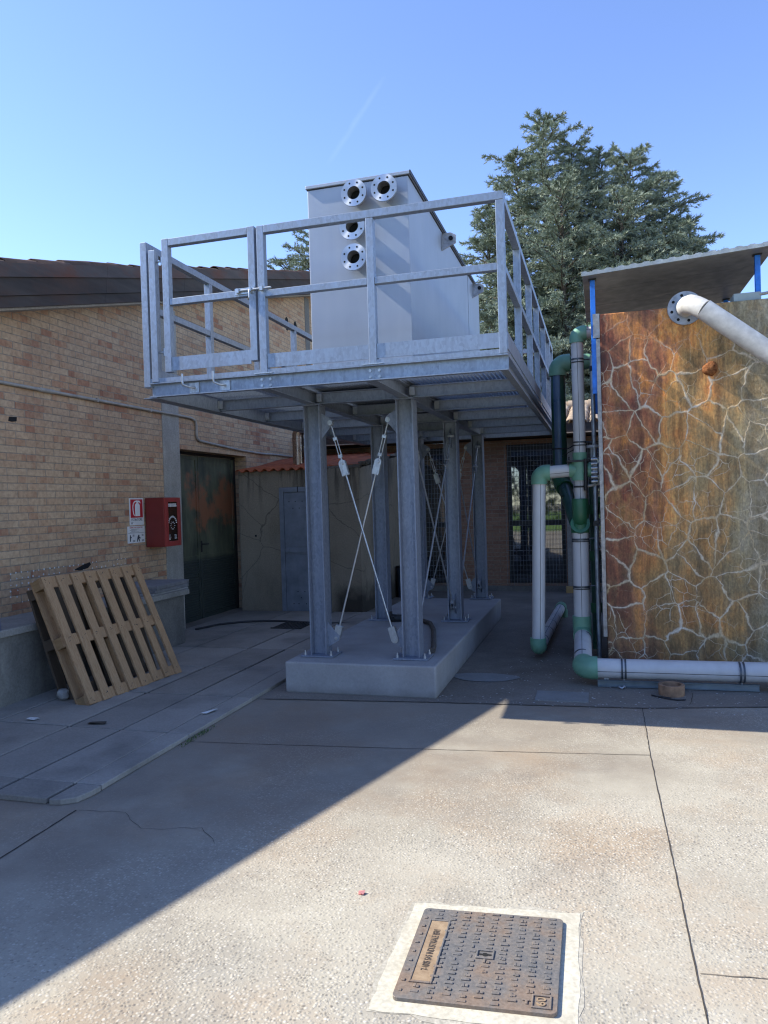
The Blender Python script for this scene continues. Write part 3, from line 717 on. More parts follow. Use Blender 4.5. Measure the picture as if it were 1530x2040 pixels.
for y in (7.50, 7.68):
    for k in range(3): b.box((W + .006, y, 1.31 - k * .008), (W + .0068, y + .035, 1.314 - k * .008))
    for k in range(3): b.box((W + .006, y, 1.245 - k * .008), (W + .0068, y + .045, 1.249 - k * .008))
b.build('print_lines', 'sign_ink', sg)
b = MB(); xx = W + .0062
disc([(7.445, 1.235), (7.462, 1.235), (7.466, 1.275), (7.48, 1.278), (7.48, 1.29), (7.466, 1.292), (7.46, 1.315), (7.448, 1.315)], b)
b.build('pictogram', 'sign_ink', sg); b = MB()
disc([(7.58, 1.228), (7.592, 1.228), (7.612, 1.262), (7.628, 1.228), (7.64, 1.228), (7.628, 1.27), (7.655, 1.262), (7.655, 1.272), (7.63, 1.288), (7.634, 1.306), (7.612, 1.31), (7.596, 1.285)], b)
b.build('pictogram', 'sign_ink', sg)
# hose cabinet
cb = thing('hose_cabinet', (-5.12, 7.9, 1.16), 'red metal fire cabinet with dark glazed door on the concrete pillar', 'cabinet')
b = MB(); b.box((W + .014, 7.755, 1.152), (-4.985, 8.095, 1.742)); b.build('body', 'red_paint', cb, .006)
b = MB(); y0, y1, z0, z1 = 7.758, 8.092, 1.155, 1.739; fx = -4.985
b.box((fx + .001, y0, z0), (fx + .022, y0 + .065, z1)); b.box((fx + .001, y1 - .06, z0), (fx + .022, y1, z1))
b.box((fx + .001, y0 + .0652, z0), (fx + .021, y1 - .0602, z0 + .06)); b.box((fx + .001, y0 + .0652, z1 - .05), (fx + .021, y1 - .0602, z1))
dr = b.build('door', 'red_frame', cb, .003)
b = MB(); b.box((fx + .002, y0 + .066, z0 + .061), (fx + .010, y1 - .061, z1 - .051)); b.build('pane', 'cabinet_glass', dr)
b = MB()
b.box((fx + .0102, 7.835, 1.655), (fx + .0115, 8.015, 1.667)); b.box((fx + .0102, 7.835, 1.632), (fx + .0115, 8.02, 1.646))
for k in range(11):
    a = math.pi * (.05 + .9 * k / 10); y, z = 7.925 - .085 * math.cos(a), 1.425 + .085 * math.sin(a)
    b.obox((fx + .0108, y, z), (.0006, 0, 0), (0, .006 * math.sin(a), .006 * math.cos(a)), (0, -.011 * math.cos(a), .011 * math.sin(a)))
for k in range(10):
    a = 2 * math.pi * k / 10; y, z = 7.925 + .042 * math.cos(a), 1.40 + .042 * math.sin(a)
    b.obox((fx + .0108, y, z), (.0006, 0, 0), (0, .009 * math.cos(a), .009 * math.sin(a)), (0, -.003 * math.sin(a), .003 * math.cos(a)))
for k in range(5):
    b.box((fx + .0102, 7.84, 1.235 + k * .013), (fx + .0112, 7.87 + .008 * (k % 3), 1.239 + k * .013)); b.box((fx + .0102, 7.96, 1.24 + k * .012), (fx + .0112, 8.0 + .008 * (k % 2), 1.244 + k * .012))
b.build('lettering', 'white_ink', dr)

# foam slabs on the low wall
for k, (z0, h, dx, mt, lb) in enumerate([(.662, .022, .0, 'foam_pale', 'thin pale slab, lowest of the stack on the low wall capping'), (.685, .04, .02, 'foam_grey', 'thick grey slab in the middle of the stack on the low wall'), (.726, .042, .035, 'foam_grey', 'thick grey slab on top of the stack on the low wall')]):
    b = MB(); b.obox((-4.935 + dx * .3, 7.36 + dx * .5, z0 + h / 2), (.27, .01 * k, 0), (-.01 * k, .36, 0), (0, 0, h / 2))
    tag(b.build('slab', mt, None, .006), lb, 'slab', 'slabs stacked on the low wall')

# ------------------------------------------------------------------ shed
sh = thing('shed', (-4.2, 11.4, 0), 'low rendered shed with orange corrugated roof and grey metal door', 'shed')
SX0, SX1, SY = W + .003, -3.33, 10.2
b = MB()
def swall(x0, x1, y0, y1, z0, za, zb): b.prism([(x0, y0, z0), (x0, y1, z0), (x0, y1, zb), (x0, y0, za)], (x1 - x0, 0, 0))
b.box((SX0, SY, 0), (-4.585, SY + .15, 2.13)); b.box((-3.80, SY, 0), (SX1, SY + .15, 2.13)); b.box((-4.584, SY, 1.875), (-3.801, SY + .149, 2.129))
swall(SX1 - .15, SX1, SY + .151, 12.94, 0, 2.13, 2.46)
b.build('wall', 'render_shed', sh)
b = MB(); nx, x0, x1 = 150, SX0, -3.80; rows = [(SY - .09, 2.135), (SY + .6, 2.215), (11.6, 2.35), (12.9, 2.51)]; vs = []; fs = []
for (y, z) in rows:
    for dz in (.006, 0):
        for i in range(nx + 1):
            x = x0 + (x1 - x0) * i / nx; vs.append((x, y, z + dz + .022 * math.sin((x - x0) * 2 * math.pi / .146)))
q = nx + 1
for j in range(3):
    for i in range(nx):
        a = j * 2 * q + i; fs += [(a, a + 1, a + 1 + 2 * q, a + 2 * q), (a + q + 1, a + q, a + 3 * q, a + 3 * q + 1)]
for i in range(nx): fs.append((i + 1, i, i + q, i + q + 1))
b.add(vs, fs, True)
# the right part of the roof rises towards the verge
b.prism([(-3.80, SY + .05, 2.16), (-3.80, 12.9, 2.50), (-3.80, 12.9, 2.515), (-3.80, SY + .05, 2.175)], (.43, 0, 0))
b.build('roof', 'orange_corrugated', sh)
b = MB()
for k in range(60):
    x = -3.84 + r_.random() * .5; s_ = r_.uniform(.015, .035); y = SY + .02 + r_.random() * .12
    b.obox((x, y, 2.13 + .02 * r_.random()), (s_ * 1.4, s_ * .3, 0), (-s_ * .3, s_, 0), (0, .3 * s_, s_ * .7))
for k in range(90):
    t = r_.random(); y = SY + .05 + t * 2.6; s_ = r_.uniform(.015, .04)
    b.obox((SX1 - .04 + r_.uniform(-.03, .03), y, 2.15 + .126 * (y - SY) + r_.uniform(-.02, .02)), (s_, s_ * .4, 0), (-s_ * .4, s_ * 1.5, 0), (0, .3 * s_, s_ * .6))
b.build('verge_mortar', 'mortar_lumps', sh)
b = MB(); b.box((-4.583, SY - .012, .02), (-4.515, SY + .1, 1.873)); b.box((-3.87, SY - .012, .02), (-3.803, SY + .1, 1.873)); b.box((-4.514, SY - .011, 1.80), (-3.871, SY + .1, 1.872))
fr = b.build('door_frame', 'door_grey', sh, .004)
b = MB(); b.box((-4.512, SY + .004, .03), (-3.873, SY + .04, 1.797))
b.box((-4.511, SY - .006, 1.0), (-3.874, SY + .0035, 1.012)); b.box((-4.511, SY - .006, .87), (-3.874, SY + .0035, .882))
dr = b.build('door', 'door_grey', sh, .003)
b = MB()
for z, xs_ in ((1.66, (-4.43, -4.33, -4.22, -4.12, -4.02)), (1.56, (-4.37, -4.27, -4.16, -4.06)), (.32, (-4.33, -4.22)), (.14, (-4.4, -4.32, -4.2, -4.1)), (.23, (-4.28, -4.12))):
    for x in xs_: b = MB(); b.cyl((x, SY + .005, z), (x, SY + .0025, z), .008, 8); b.build('vent_hole', 'dark_hole', dr)
b = MB(); b.cyl((-4.985, SY + .01, 1.16), (-4.985, SY - .002, 1.16), .016, 10); b.build('wall_hole', 'dark_hole', sh)
b = MB(); b.box((-4.29, SY - .0135, 1.80), (-4.275, SY - .008, 1.88)); b.build('catch', 'black_rubber', dr)
b = MB(); b.box((-4.50, SY - .012, .905), (-3.88, SY + .003, .965)); b.box((-4.50, SY - .03, .915), (-4.43, SY - .0125, .955)); b.build('latch', 'door_grey', dr, .002)
fl = thing('flue', (-4.60, 11.0, 2.3), 'shiny brown steel flue bending over the orange shed roof', 'flue')
b = MB(); b.cyl((-4.59, 11, 2.2), (-4.59, 11, 2.70), .088, 24)
for z in (2.34, 2.62, 2.655): b.cyl((-4.59, 11, z), (-4.59, 11, z + .018), .094, 24)
b.build('pipe', 'flue_steel', fl)
b = MB(); b.tube([(-4.59, 11, 2.70)] + [(-4.59 + .20 * (1 - math.cos(a)), 11, 2.70 + .17 * math.sin(a)) for a in np.linspace(.15, math.pi / 2, 6)] + [(-4.28, 11.0, 2.87)], .09, 20); b.build('elbow', 'flue_steel', fl)
b = MB(); b.box((-4.43, 10.96, 2.3), (-4.41, 11.1, 2.80)); b.box((-4.43, 10.95, 2.46), (-4.17, 11.1, 2.475)); b.cyl((-4.22, 11, 2.3), (-4.22, 11, 2.75), .04, 12); b.build('bracket', 'black_rubber', fl)

# ------------------------------------------------------------------ back building with grilled windows
BY = 12.95
bk = thing('rear_building', (1, 13, 0), 'low brick building behind the platform with grilled dark windows', 'building')
b = MB()
wins = [(-3.22, -2.42), (-1.53, -.56), (-.20, .85), (1.5, 2.6)]
xs_ = [W + .05] + [v for w2 in wins for v in w2] + [7.5]
for i in range(0, len(xs_), 2):
    b.box((xs_[i], BY, .0), (xs_[i + 1], BY + .3, 2.62))
for x0, x1 in wins: b.box((x0 + .001, BY, 0), (x1 - .001, BY + .3, .14)); b.box((x0 + .001, BY, 2.54), (x1 - .001, BY + .3, 2.62))
b.build('wall', 'brick_red', bk)
b = MB(); b.box((-.54, BY - .06, 0), (-.39, BY + .0, 2.6)); b.build('pillar', 'concrete_pillar', bk, .005)
b = MB(); b.box((W + .05, BY - .03, 0), (7.5, BY - .001, .10)); b.build('plinth_course', 'concrete_low', bk)
b = MB(); b.cyl((-.27, BY - .12, .0), (-.27, BY - .12, 2.6), .06, 14); b.build('downpipe', 'strut_grey', bk)
for (x0, x1) in wins:
    b = MB(); y = BY + .06
    for (a0, a1, c0, c1) in ((x0 + .002, x0 + .07, .142, 2.538), (x1 - .07, x1 - .002, .142, 2.538), (x0 + .0705, x1 - .0705, .142, .22), (x0 + .0705, x1 - .0705, 2.44, 2.538), (x0 + .0705, x1 - .0705, 1.13, 1.22)):
        b.box((a0, y, c0), (a1, y + .07, c1))
    wf = b.build('window', 'window_frame', bk, .004)
    for (c0, c1) in ((.221, 1.129), (1.221, 2.439)):
        b = MB(); b.box((x0 + .0706, y + .03, c0), (x1 - .0706, y + .04, c1)); b.build('pane', 'window_glass', wf)
    b = MB(); x = x0 - .02
    while x < x1 + .03:
        b.box((x - .002, BY - .075, .12), (x + .002, BY - .071, 2.56)); x += .055
    z = .12
    while z < 2.56:
        rr = .0045 if abs(z - .72) < .03 else .002
        b.box((x0 - .03, BY - .0705, z - rr), (x1 + .03, BY - .0665, z + rr)); z += .085
    b.build('grille', 'wire_grille', wf)
b = MB(); b.box((W + .05, 12.36, 2.66), (7.5, 12.40, 2.80)); b.box((W + .05, 12.401, 2.64), (7.5, 13.2, 2.66)); b.build('fascia', 'fascia_board', bk)
b = MB(); b.box((W + .05, 12.34, 2.635), (7.5, 12.405, 2.655)); b.build('eave_trim', 'tile_pale', bk)
b = MB(); b.prism([(-3.2, 12.42, 2.78), (-3.2, 15.2, 3.34), (-3.2, 15.2, 3.30), (-3.2, 12.42, 2.70)], (10.7, 0, 0))
b.prism([(-3.2, 15.21, 3.34), (-3.2, 18.2, 2.78), (-3.2, 18.2, 2.70), (-3.2, 15.21, 3.30)], (10.7, 0, 0)); b.box((-3.2, 17.8, 0), (7.5, 18.0, 2.69))
rf2 = b.build('roof', 'tile_pale', bk)
b = MB(); T2 = Vector((0, 1, .2)).normalized(); N2 = Vector((0, -.2, 1)).normalized(); x = -3.0
while x < 3.2:
    y = 12.34
    while y < 15.0:
        barrel(b, Vector((x + r_.uniform(-.008, .008), y, 2.80 + .2 * (y - 12.36))), (T2 + Vector((0, 0, .03))).normalized(), N2, Vector((1, 0, 0)), .42, .085, .07, 6); y += .36
    x += .185
b.build('roof_tiles', 'tile_pale', rf2)
b = MB(); x = -3.2
while x < 5: b.cyl((x, 15.2, 3.40), (x + .40, 15.2, 3.40), .12, 12, .10); x += .38
b.build('ridge_tiles', 'tile_pale', rf2)

# ================================================================== PLINTH + PLATFORM
b = MB(); b.box((-2.623, 5.843, 0), (-1.303, 10.0, .266))
pl = tag(b.build('concrete_plinth', 'concrete_new', None, .014), 'long new concrete plinth carrying the six steel columns', 'plinth')
PX0, PX1, PY0, PY1, ZB, ZT, ZR, PZ = -3.368, -.572, 5.098, 10.662, 2.481, 2.592, 3.696, .266
CX, CY = (-2.399, -1.561), (6.144, 8.128, 10.0)
pf = thing('steel_platform', (-1.98, 8, .266), 'galvanised steel platform on six columns with railings and braces', 'platform')
G = 'galvanised'
GC = 'galvanised_column'
for y in CY:
    for x in CX:
        b = MB(); b.hsec((x, y, PZ + .018), (x, y, ZB - .012), (1, 0, 0), .15, .15, .011, .008)
        b.box((x - .085, y - .085, ZB - .0115), (x + .085, y + .085, ZB - .001))
        c = b.build('column', GC, pf)
        b = MB(); b.box((x - .15, y - .12, PZ + .003), (x + .15, y + .12, PZ + .0175)); bp = b.build('base_plate', GC, c, .002)
        for sx in (-1, 1):
            for sy in (-1, 1):
                b = MB(); p = Vector((x + sx * .12, y + sy * .09, PZ)); b.cyl(p, p + Vector((0, 0, .058)), .008, 8); b.cyl(p + Vector((0, 0, .018)), p + Vector((0, 0, .036)), .015, 6); b.build('bolt', 'zinc', c)
# braces
def brace(p, q, out):      # p upper pin, q lower pin
    p, q, out = Vector(p), Vector(q), Vector(out); d = (q - p).normalized(); s_ = d.cross(out).normalized(); L = (q - p).length
    b = MB(); b.cyl(p + d * .47, q - d * .10, .0085, 8); b.cyl(p + d * .03, p + d * .14, .0075, 8); b.cyl(p + d * .31, p + d * .37, .0075, 8)
    br = b.build('brace_rod', 'zinc', pf)
    b = MB()
    for k in (-1, 1): b.cyl(p + d * .14 + s_ * k * .012, p + d * .31 + s_ * k * .012, .0055, 6)
    b.obox(p + d * .145, d * .014, s_ * .018, out * .011); b.obox(p + d * .305, d * .014, s_ * .018, out * .011); b.build('turnbuckle', 'zinc', br)
    for (c, dr_) in ((p + d * .37, 1), (q - d * .0, -1)):
        b = MB(); e = c + d * dr_ * .085
        poly = [c + d * dr_ * .11 + s_ * .031, c + d * dr_ * .11 - s_ * .031] + [c - s_ * .031 * math.cos(a) - d * dr_ * .031 * math.sin(a) for a in np.linspace(0, math.pi, 9)]
        b.prism([v + out * .012 for v in poly], out * .007); b.prism([v - out * .012 for v in poly], -out * .007)
        b.obox(c + d * dr_ * .105, d * .007, s_ * .0305, out * .0118)
        b.cyl(c - out * .03, c + out * .03, .014, 8); b.build('clevis', 'zinc', br)
    b = MB(); b.cyl(p - out * .028, p + out * .028, .022, 12); b.cyl(p - out * .034, p + out * .034, .013, 6); b.build('pin', 'zinc', br)
def gusset(c, dirx, up, out):   # triangular plate from the flange
    c, dx, u, o_ = Vector(c), Vector(dirx), Vector(up), Vector(out)
    b = MB(); b.prism([c - o_ * .005 + dx * .0, c - o_ * .005 + dx * .10 - u * .06, c - o_ * .005 + dx * .11 - u * .10, c - o_ * .005 + dx * .07 - u * .135, c - o_ * .005 - u * .22], o_ * .01); b.build('gusset', GC, pf)
ZU, ZL = ZB - .17, PZ + .16
for y in (CY[0], CY[2]):
    xl, xr = CX[0] + .075, CX[1] - .075; Y_ = y - .02
    for (x, sx) in ((xl, 1), (xr, -1)):
        gusset((x, Y_, ZB - .08), (sx, 0, 0), (0, 0, 1), (0, 1, 0)); gusset((x, Y_, PZ + .08), (sx, 0, 0), (0, 0, -1), (0, 1, 0))
    brace((xl + .085, Y_ - .008, ZU), (xr - .075, Y_ - .008, ZL), (0, 1, 0)); brace((xr - .085, Y_ + .016, ZU), (xl + .075, Y_ + .016, ZL), (0, 1, 0))
for ya, yb in ((CY[0], CY[1]), (CY[1], CY[2])):
    xx = CX[1]
    for (y, sy) in ((ya, 1), (yb, -1)):
        gusset((xx, y + sy * .004, ZB - .08), (0, sy, 0), (0, 0, 1), (1, 0, 0)); gusset((xx, y + sy * .004, PZ + .08), (0, sy, 0), (0, 0, -1), (1, 0, 0))
    brace((xx - .012, ya + .09, ZU), (xx - .012, yb - .08, ZL), (1, 0, 0)); brace((xx + .014, yb - .09, ZU), (xx + .014, ya + .08, ZL), (1, 0, 0))
# frame beams
HB = ZT - ZB; zc = (ZT + ZB) / 2
b = MB(); b.csec((PX0, PY0 + .05, zc), (PX1, PY0 + .05, zc), (0, 0, 1), (0, -1, 0), .05, HB, .008); fb = b.build('front_beam', G, pf)
b = MB(); b.csec((PX1, PY1 - .05, zc), (PX0, PY1 - .05, zc), (0, 0, 1), (0, 1, 0), .05, HB, .008); b.build('rear_beam', G, pf)
for x, o_ in ((PX0 + .05, -1), (PX1 - .05, 1)):
    b = MB(); b.csec((x, PY0 + .052, zc), (x, PY1 - .052, zc), (0, 0, 1), (o_, 0, 0), .05, HB, .008)
    if o_ < 0: b.box((PX0 - .05, PY0 + .004, ZB - .008), (PX0 + .06, PY1 - .004, ZB - .001))
    b.build('side_beam', G, pf)
for x in CX:
    b = MB(); b.hsec((x, PY0 + .052, zc), (x, PY1 - .052, zc), (0, 0, 1), .085, HB - .002, .008, .006); b.build('main_beam', G, pf)
jy = [6.144, 7.136, 8.128, 9.064, 10.0]
segs = [(PX0 + .052, CX[0] - .044), (CX[0] + .044, CX[1] - .044), (CX[1] + .044, PX1 - .052)]
for y in jy:
    for (x0, x1) in segs:
        b = MB(); b.hsec((x0, y, zc - .002), (x1, y, zc - .002), (0, 0, 1), .06, HB - .012, .007, .005); j = b.build('joist', G, pf)
        b = MB(); b.box((x0 + .001, y - .05, ZB + .02), (x0 + .006, y - .033, ZT - .02)); b.box((x0 + .006, y - .046, ZB + .02), (x0 + .045, y - .041, ZT - .02))
        b.build('cleat', 'zinc', j)
# bar grating deck
b = MB(); y0, y1 = PY0 + .012, PY1 - .012; x = PX0 + .01
while x < PX1:
    b.box((x - .0015, y0, ZT + .003), (x + .0015, y1, ZT + .031)); x += .0335
y = y0 + .01
while y < y1:
    b.box((PX0 + .008, y - .0025, ZT + .0295), (PX1 - .008, y + .0025, ZT + .0335)); y += .038
for yy in (PY0 + .006, PY1 - .009): b.box((PX0 + .005, yy, ZT + .002), (PX1 - .005, yy + .003, ZT + .034))
b.build('grating', 'galvanised', pf)
# railings
def tubebox(bb, p, q, w1, w2, up):   # rectangular tube along p-q
    p, q, up = Vector(p), Vector(q), Vector(up); d = (q - p); L = d.length; d.normalize(); sd = d.cross(up)
    bb.obox((p + q) / 2, d * L / 2, sd * w1 / 2, up * w2 / 2)
PS = .056; TZ = ZR - .028; MZ = 3.19
def rail_bits(pts_y0, name_cb): pass
def post(x, y, z0=ZT + .004, z1=ZR - .057, s_=PS):
    b = MB(); b.box((x - s_ / 2, y - s_ / 2, z0), (x + s_ / 2, y + s_ / 2, z1)); return b.build('post', G, pf, .003)
FY = PY0 + .03
fxs = [-2.385, -1.530, PX1 - .03]
for i, x in enumerate(fxs):
    p = post(x, FY, z1=ZR - .0575 if i else ZR)
    if i < 2:
        b = MB(); b.box((x - .075, FY - .04, ZT + .001), (x + .075, FY + .04, ZT + .008))
        for dx in (-.035, .035):
            for z in (ZB + .03, ZB + .075):
                b.cyl((x + dx, PY0 + .035, z), (x + dx, PY0 + .049, z), .011, 10)
        b.build('fixing', 'zinc', p)
b = MB(); tubebox(b, (-2.356, FY, TZ), (PX1 - .0025, FY, TZ), PS, PS, (0, 0, 1)); b.build('top_rail', G, pf, .003)
for (xa, xb) in ((-2.356, -1.559), (-1.501, PX1 - .0585)):
    b = MB(); tubebox(b, (xa, FY, MZ), (xb, FY, MZ), .05, .05, (0, 0, 1)); b.build('mid_rail', G, pf, .003)
    b = MB(); b.box((xa, FY - .02, ZT + .045), (xb, FY - .014, ZT + .148)); b.box((xa, FY - .0135, ZT + .139), (xb, FY + .01, ZT + .147)); b.build('toe_board', G, pf)
# right side
RX = PX1 - .03; rys = [6.20, 7.25, 8.13, 9.12, 10.0, PY1 - .03]
for y in rys: post(RX, y)
b = MB(); tubebox(b, (RX, FY + .0285, TZ), (RX, PY1 - .002, TZ), PS, PS, (0, 0, 1)); b.build('top_rail', G, pf, .003)
ry = [FY] + rys
for ya, yb in zip(ry[:-1], ry[1:]):
    b = MB(); tubebox(b, (RX, ya + .0285, MZ), (RX, yb - .0285, MZ), .05, .05, (0, 0, 1)); b.build('mid_rail', G, pf, .003)
b = MB(); b.box((RX + .029, PY0 + .004, ZT + .03), (RX + .035, PY1 - .004, ZT + .145)); b.build('toe_board', G, pf)
# left side
LX = PX0 - .018; lys = [PY0 + .03, 6.11, 7.1, 8.08, 9.05, 10.0, PY1 - .03]
for y in lys: post(LX, y, z1=ZR - .0575 if y > 5.2 else ZR, z0=ZT + .004 if y > 5.2 else ZB + .08)
b = MB(); tubebox(b, (LX, FY + .0285, TZ), (LX, PY1 - .002, TZ), PS, PS, (0, 0, 1)); b.build('top_rail', G, pf, .003)
for ya, yb in zip(lys[:-1], lys[1:]):
    b = MB(); tubebox(b, (LX, ya + .0285, MZ), (LX, yb - .0285, MZ), .05, .05, (0, 0, 1)); b.build('mid_rail', G, pf, .003)
b = MB(); b.box((LX - .035, PY0 + .06, ZT + .03), (LX - .029, PY1 - .004, ZT + .145)); b.build('toe_board', G, pf)
# rear
for x in (-2.4, -1.55): post(x, PY1 - .03)
b = MB(); tubebox(b, (LX + .0285, PY1 - .03, TZ), (RX - .0285, PY1 - .03, TZ), PS, PS, (0, 0, 1)); b.build('top_rail', G, pf, .003)
for xa, xb in ((LX + .0285, -2.4285), (-2.3715, -1.5785), (-1.5215, RX - .0285)):
    b = MB(); tubebox(b, (xa, PY1 - .03, MZ), (xb, PY1 - .03, MZ), .05, .05, (0, 0, 1)); b.build('mid_rail', G, pf, .003)
b = MB(); b.box((LX, PY1 + .0, ZT + .03), (RX, PY1 + .006, ZT + .145)); b.build('toe_board', G, pf)
# gate with hinge post
hp = post(PX0 + .058, FY - .004, z1=3.625)
gx0, gx1 = -3.222, -2.432; gz0, gz1 = ZT + .075, ZR + .005
b = MB(); b.box((gx0, FY - .028, gz0), (gx0 + .056, FY + .028, gz1)); b.box((gx1 - .056, FY - .028, gz0 + .03), (gx1, FY + .028, gz1))
tubebox(b, (gx0 + .0565, FY, gz1 - .03), (gx1 - .0565, FY, gz1 - .03), .055, .055, (0, 0, 1)); tubebox(b, (gx0 + .0565, FY, MZ + .02), (gx1 - .0565, FY, MZ + .02), .05, .05, (0, 0, 1))
gt = b.build('gate', G, pf, .003)
b = MB(); b.box((gx0 + .0565, FY - .02, gz0 + .01), (gx1 - .0565, FY - .014, gz0 + .115)); b.build('toe_board', G, gt)
for z in (2.83, 3.54):
    b = MB(); b.cyl((PX0 + .087, FY, z), (gx0 - .0, FY, z), .008, 8); b.cyl((-3.236, FY, z - .03), (-3.236, FY, z + .03), .012, 10); b.build('hinge', 'zinc', gt)
b = MB(); b.box((-2.60, FY - .034, MZ + .01), (-2.44, FY - .0285, MZ + .055)); b.cyl((-2.58, FY - .042, MZ + .034), (-2.30, FY - .042, MZ + .034), .009, 10)
for x in (-2.57, -2.47, -2.375): b.box((x - .012, FY - .056, MZ + .018), (x + .012, FY - .03, MZ + .05))
b.tube([(-2.47, FY - .05, MZ + .034), (-2.47, FY - .06, MZ + .01), (-2.47, FY - .06, MZ - .03)], .007, 8); b.build('latch', 'zinc', gt)
for x in (-3.0, -2.735):
    b = MB(); b.box((x - .03, PY0 + .03, ZB + .016), (x + .05, PY0 + .0485, ZT - .018)); b.cyl((x, PY0 + .028, zc - .005), (x, PY0 + .05, zc - .005), .02, 12)
    b.tube([(x + .02, PY0 + .04, zc), (x - .01, PY0 - .02, zc), (x - .045, PY0 - .04, zc + .015), (x - .05, PY0 - .04, zc + .04), (x - .05, PY0 - .04, zc + .1)], .009, 8); b.build('ladder_hook', 'zinc', fb)

# ------------------------------------------------------------------ grey tank on the platform
tk = thing('steel_tank', (-1.89, 7.9, 2.63), 'tall grey steel tank with four open flanged pipe stubs', 'tank')
TX0, TX1, TY0, TY1, TZ0, TZ1 = -2.345, -1.452, 6.0, 9.72, ZT + .036, 4.335
b = MB(); b.box((TX0, TY0, TZ0), (TX1, TY1, TZ1 - .034)); b.build('body', 'tank_metal', tk, .006)
b = MB(); b.box((TX0 - .012, TY0 - .018, TZ1 - .028), (TX1 + .018, TY1 + .015, TZ1)); b.build('lid', 'tank_metal', tk, .004)
b = MB(); b.box((TX0 - .002, TY0 - .003, TZ1 - .034), (TX1 + .006, TY1 + .004, TZ1 - .028)); b.box((TX1 + .0181, TY0 - .018, TZ1 - .03), (TX1 + .026, TY1 + .015, TZ1 + .003)); b.build('gasket', 'black_rubber', tk)
b = MB(); b.box((TX1 + .0005, 8.88, TZ0), (TX1 + .004, TY1, TZ1 - .036)); b.build('side_panel', 'tank_metal', tk)
for (x, z) in ((-1.888, 4.172), (-1.628, 4.176), (-1.91, 3.900), (-1.905, 3.645)):
    yf = TY0 - .125
    b = MB(); b.ring((x, TY0 + .001, z), (x, yf + .02, z), .062, .054, 32); st = b.build('pipe_stub', 'lug_steel', tk)
    b = MB(); n_ = 48; ro, ri = .110, .054
    for (ya, yb) in ((yf, yf + .02),):
        b.ring((x, ya, z), (x, yb, z), ro, ri, n_)
    fl_ = b.build('flange', 'turned_steel', st)
    # recentre the flange mesh so its turned finish runs round its own axis
    off = Vector((x, yf, z)) - LOC['steel_tank']; fl_.data.transform(Matrix.Translation(-off)); fl_.location = off
    b = MB()
    for k in range(8):
        a = 2 * math.pi * (k + .5) / 8; b.cyl((x + .085 * math.cos(a), yf - .0006, z + .085 * math.sin(a)), (x + .085 * math.cos(a), yf + .004, z + .085 * math.sin(a)), .0085, 10)
    b.build('bolt_hole', 'dark_hole', st)
    b = MB(); b.cyl((x, TY0 - .03, z), (x, TY0 - .0295, z), .0535, 24); b.build('bore', 'dark_hole', st)
for (y, z) in ((7.40, 4.20), (9.25, 4.20)):
    b = MB(); b.prism([(TX1 + .002, y - .07, z - .10), (TX1 + .14, y - .02, z - .02), (TX1 + .14, y - .02, z + .06), (TX1 + .09, y - .02, z + .09), (TX1 + .002, y - .02, z + .09)], (0, .016, 0)); lg = b.build('lifting_lug', 'lug_steel', tk, .002)
    b = MB(); b.cyl((TX1 + .09, y - .035, z + .03), (TX1 + .09, y + .0, z + .03), .022, 12); b.build('lug_hole', 'dark_hole', lg)
b = MB(); b.box((TX1 + .004, 9.58, 2.66), (TX1 + .02, 9.66, 2.9)); b.box((TX1 + .003, 9.2, ZT + .037), (TX1 + .06, 9.7, ZT + .1)); b.build('foot_bracket', 'clamp_steel', tk)

# ================================================================== RUSTY TANK
rt = thing('rusty_tank', (1.6, 8.0, 0), 'big rust streaked tank with pale cracked coating', 'tank')
RX0, RY0, RZ1 = .043, 7.135, 3.275
b = MB(); b.box((RX0, RY0, .09), (3.4, 9.6, RZ1)); b.build('body', 'rusty_tank_coating', rt, .012)
b = MB(); b.box((RX0 + .03, RY0 + .03, RZ1 - .01), (3.37, 9.57, RZ1 + .0025)); b.build('bounce_sheet', 'concrete_low', rt)  # unseen grey sheet added on top to bounce neutral light at the canopy
b = MB(); b.box((RX0 + .06, RY0 + .1, .006), (3.3, 9.5, .088)); b.build('footing', 'concrete_low', rt)
b = MB()
b.box((RX0 - .06, RY0 + .0, 3.06), (RX0 - .001, RY0 + .045, RZ1 + .005)); b.box((RX0 - .035, RY0 + .01, .3), (RX0 - .001, RY0 + .06, 3.05)); b.build('corner_strip', 'lug_steel', rt)
b = MB(); b.cyl((.775, RY0 + .01, 3.25), (.775, RY0 - .03, 3.25), .148, 32); ofl = b.build('pipe_flange', 'flange_grey', rt)
b = MB()
for k in range(8):
    a = 2 * math.pi * (k + .3) / 8; b.cyl((.775 + .115 * math.cos(a), RY0 - .032, 3.25 + .115 * math.sin(a)), (.775 + .115 * math.cos(a), RY0 - .028, 3.25 + .115 * math.sin(a)), .013, 10)
b.build('bolt_hole', 'dark_hole', ofl)
b = MB(); P = [(.775, RY0 - .03, 3.25), (.785, RY0 - .12, 3.25), (.80, RY0 - .18, 3.243), (.84, RY0 - .225, 3.215), (.90, RY0 - .25, 3.17)]
b.tube(P, .082, 24); b.build('elbow', 'old_white_pipe', rt)
b = MB(); b.cyl((.895, RY0 - .248, 3.176), (1.95, RY0 - .28, 2.29), .086, 24); b.tube([(1.95, RY0 - .28, 2.29), (2.08, RY0 - .28, 2.16), (2.14, RY0 - .28, 2.0), (2.14, RY0 - .28, .2)], .086, 20); b.build('drain_pipe', 'old_white_pipe', rt)
b = MB(); vs = []; n_ = 14
for j in range(7):
    for i in range(n_):
        a = math.pi / 2 * j / 6; t = 2 * math.pi * i / n_; rr = .066 * math.cos(a) * r_.uniform(.88, 1.08)
        vs.append((.972 + rr * math.cos(t), RY0 - .05 * math.sin(a) - .002, 2.70 + rr * math.sin(t)))
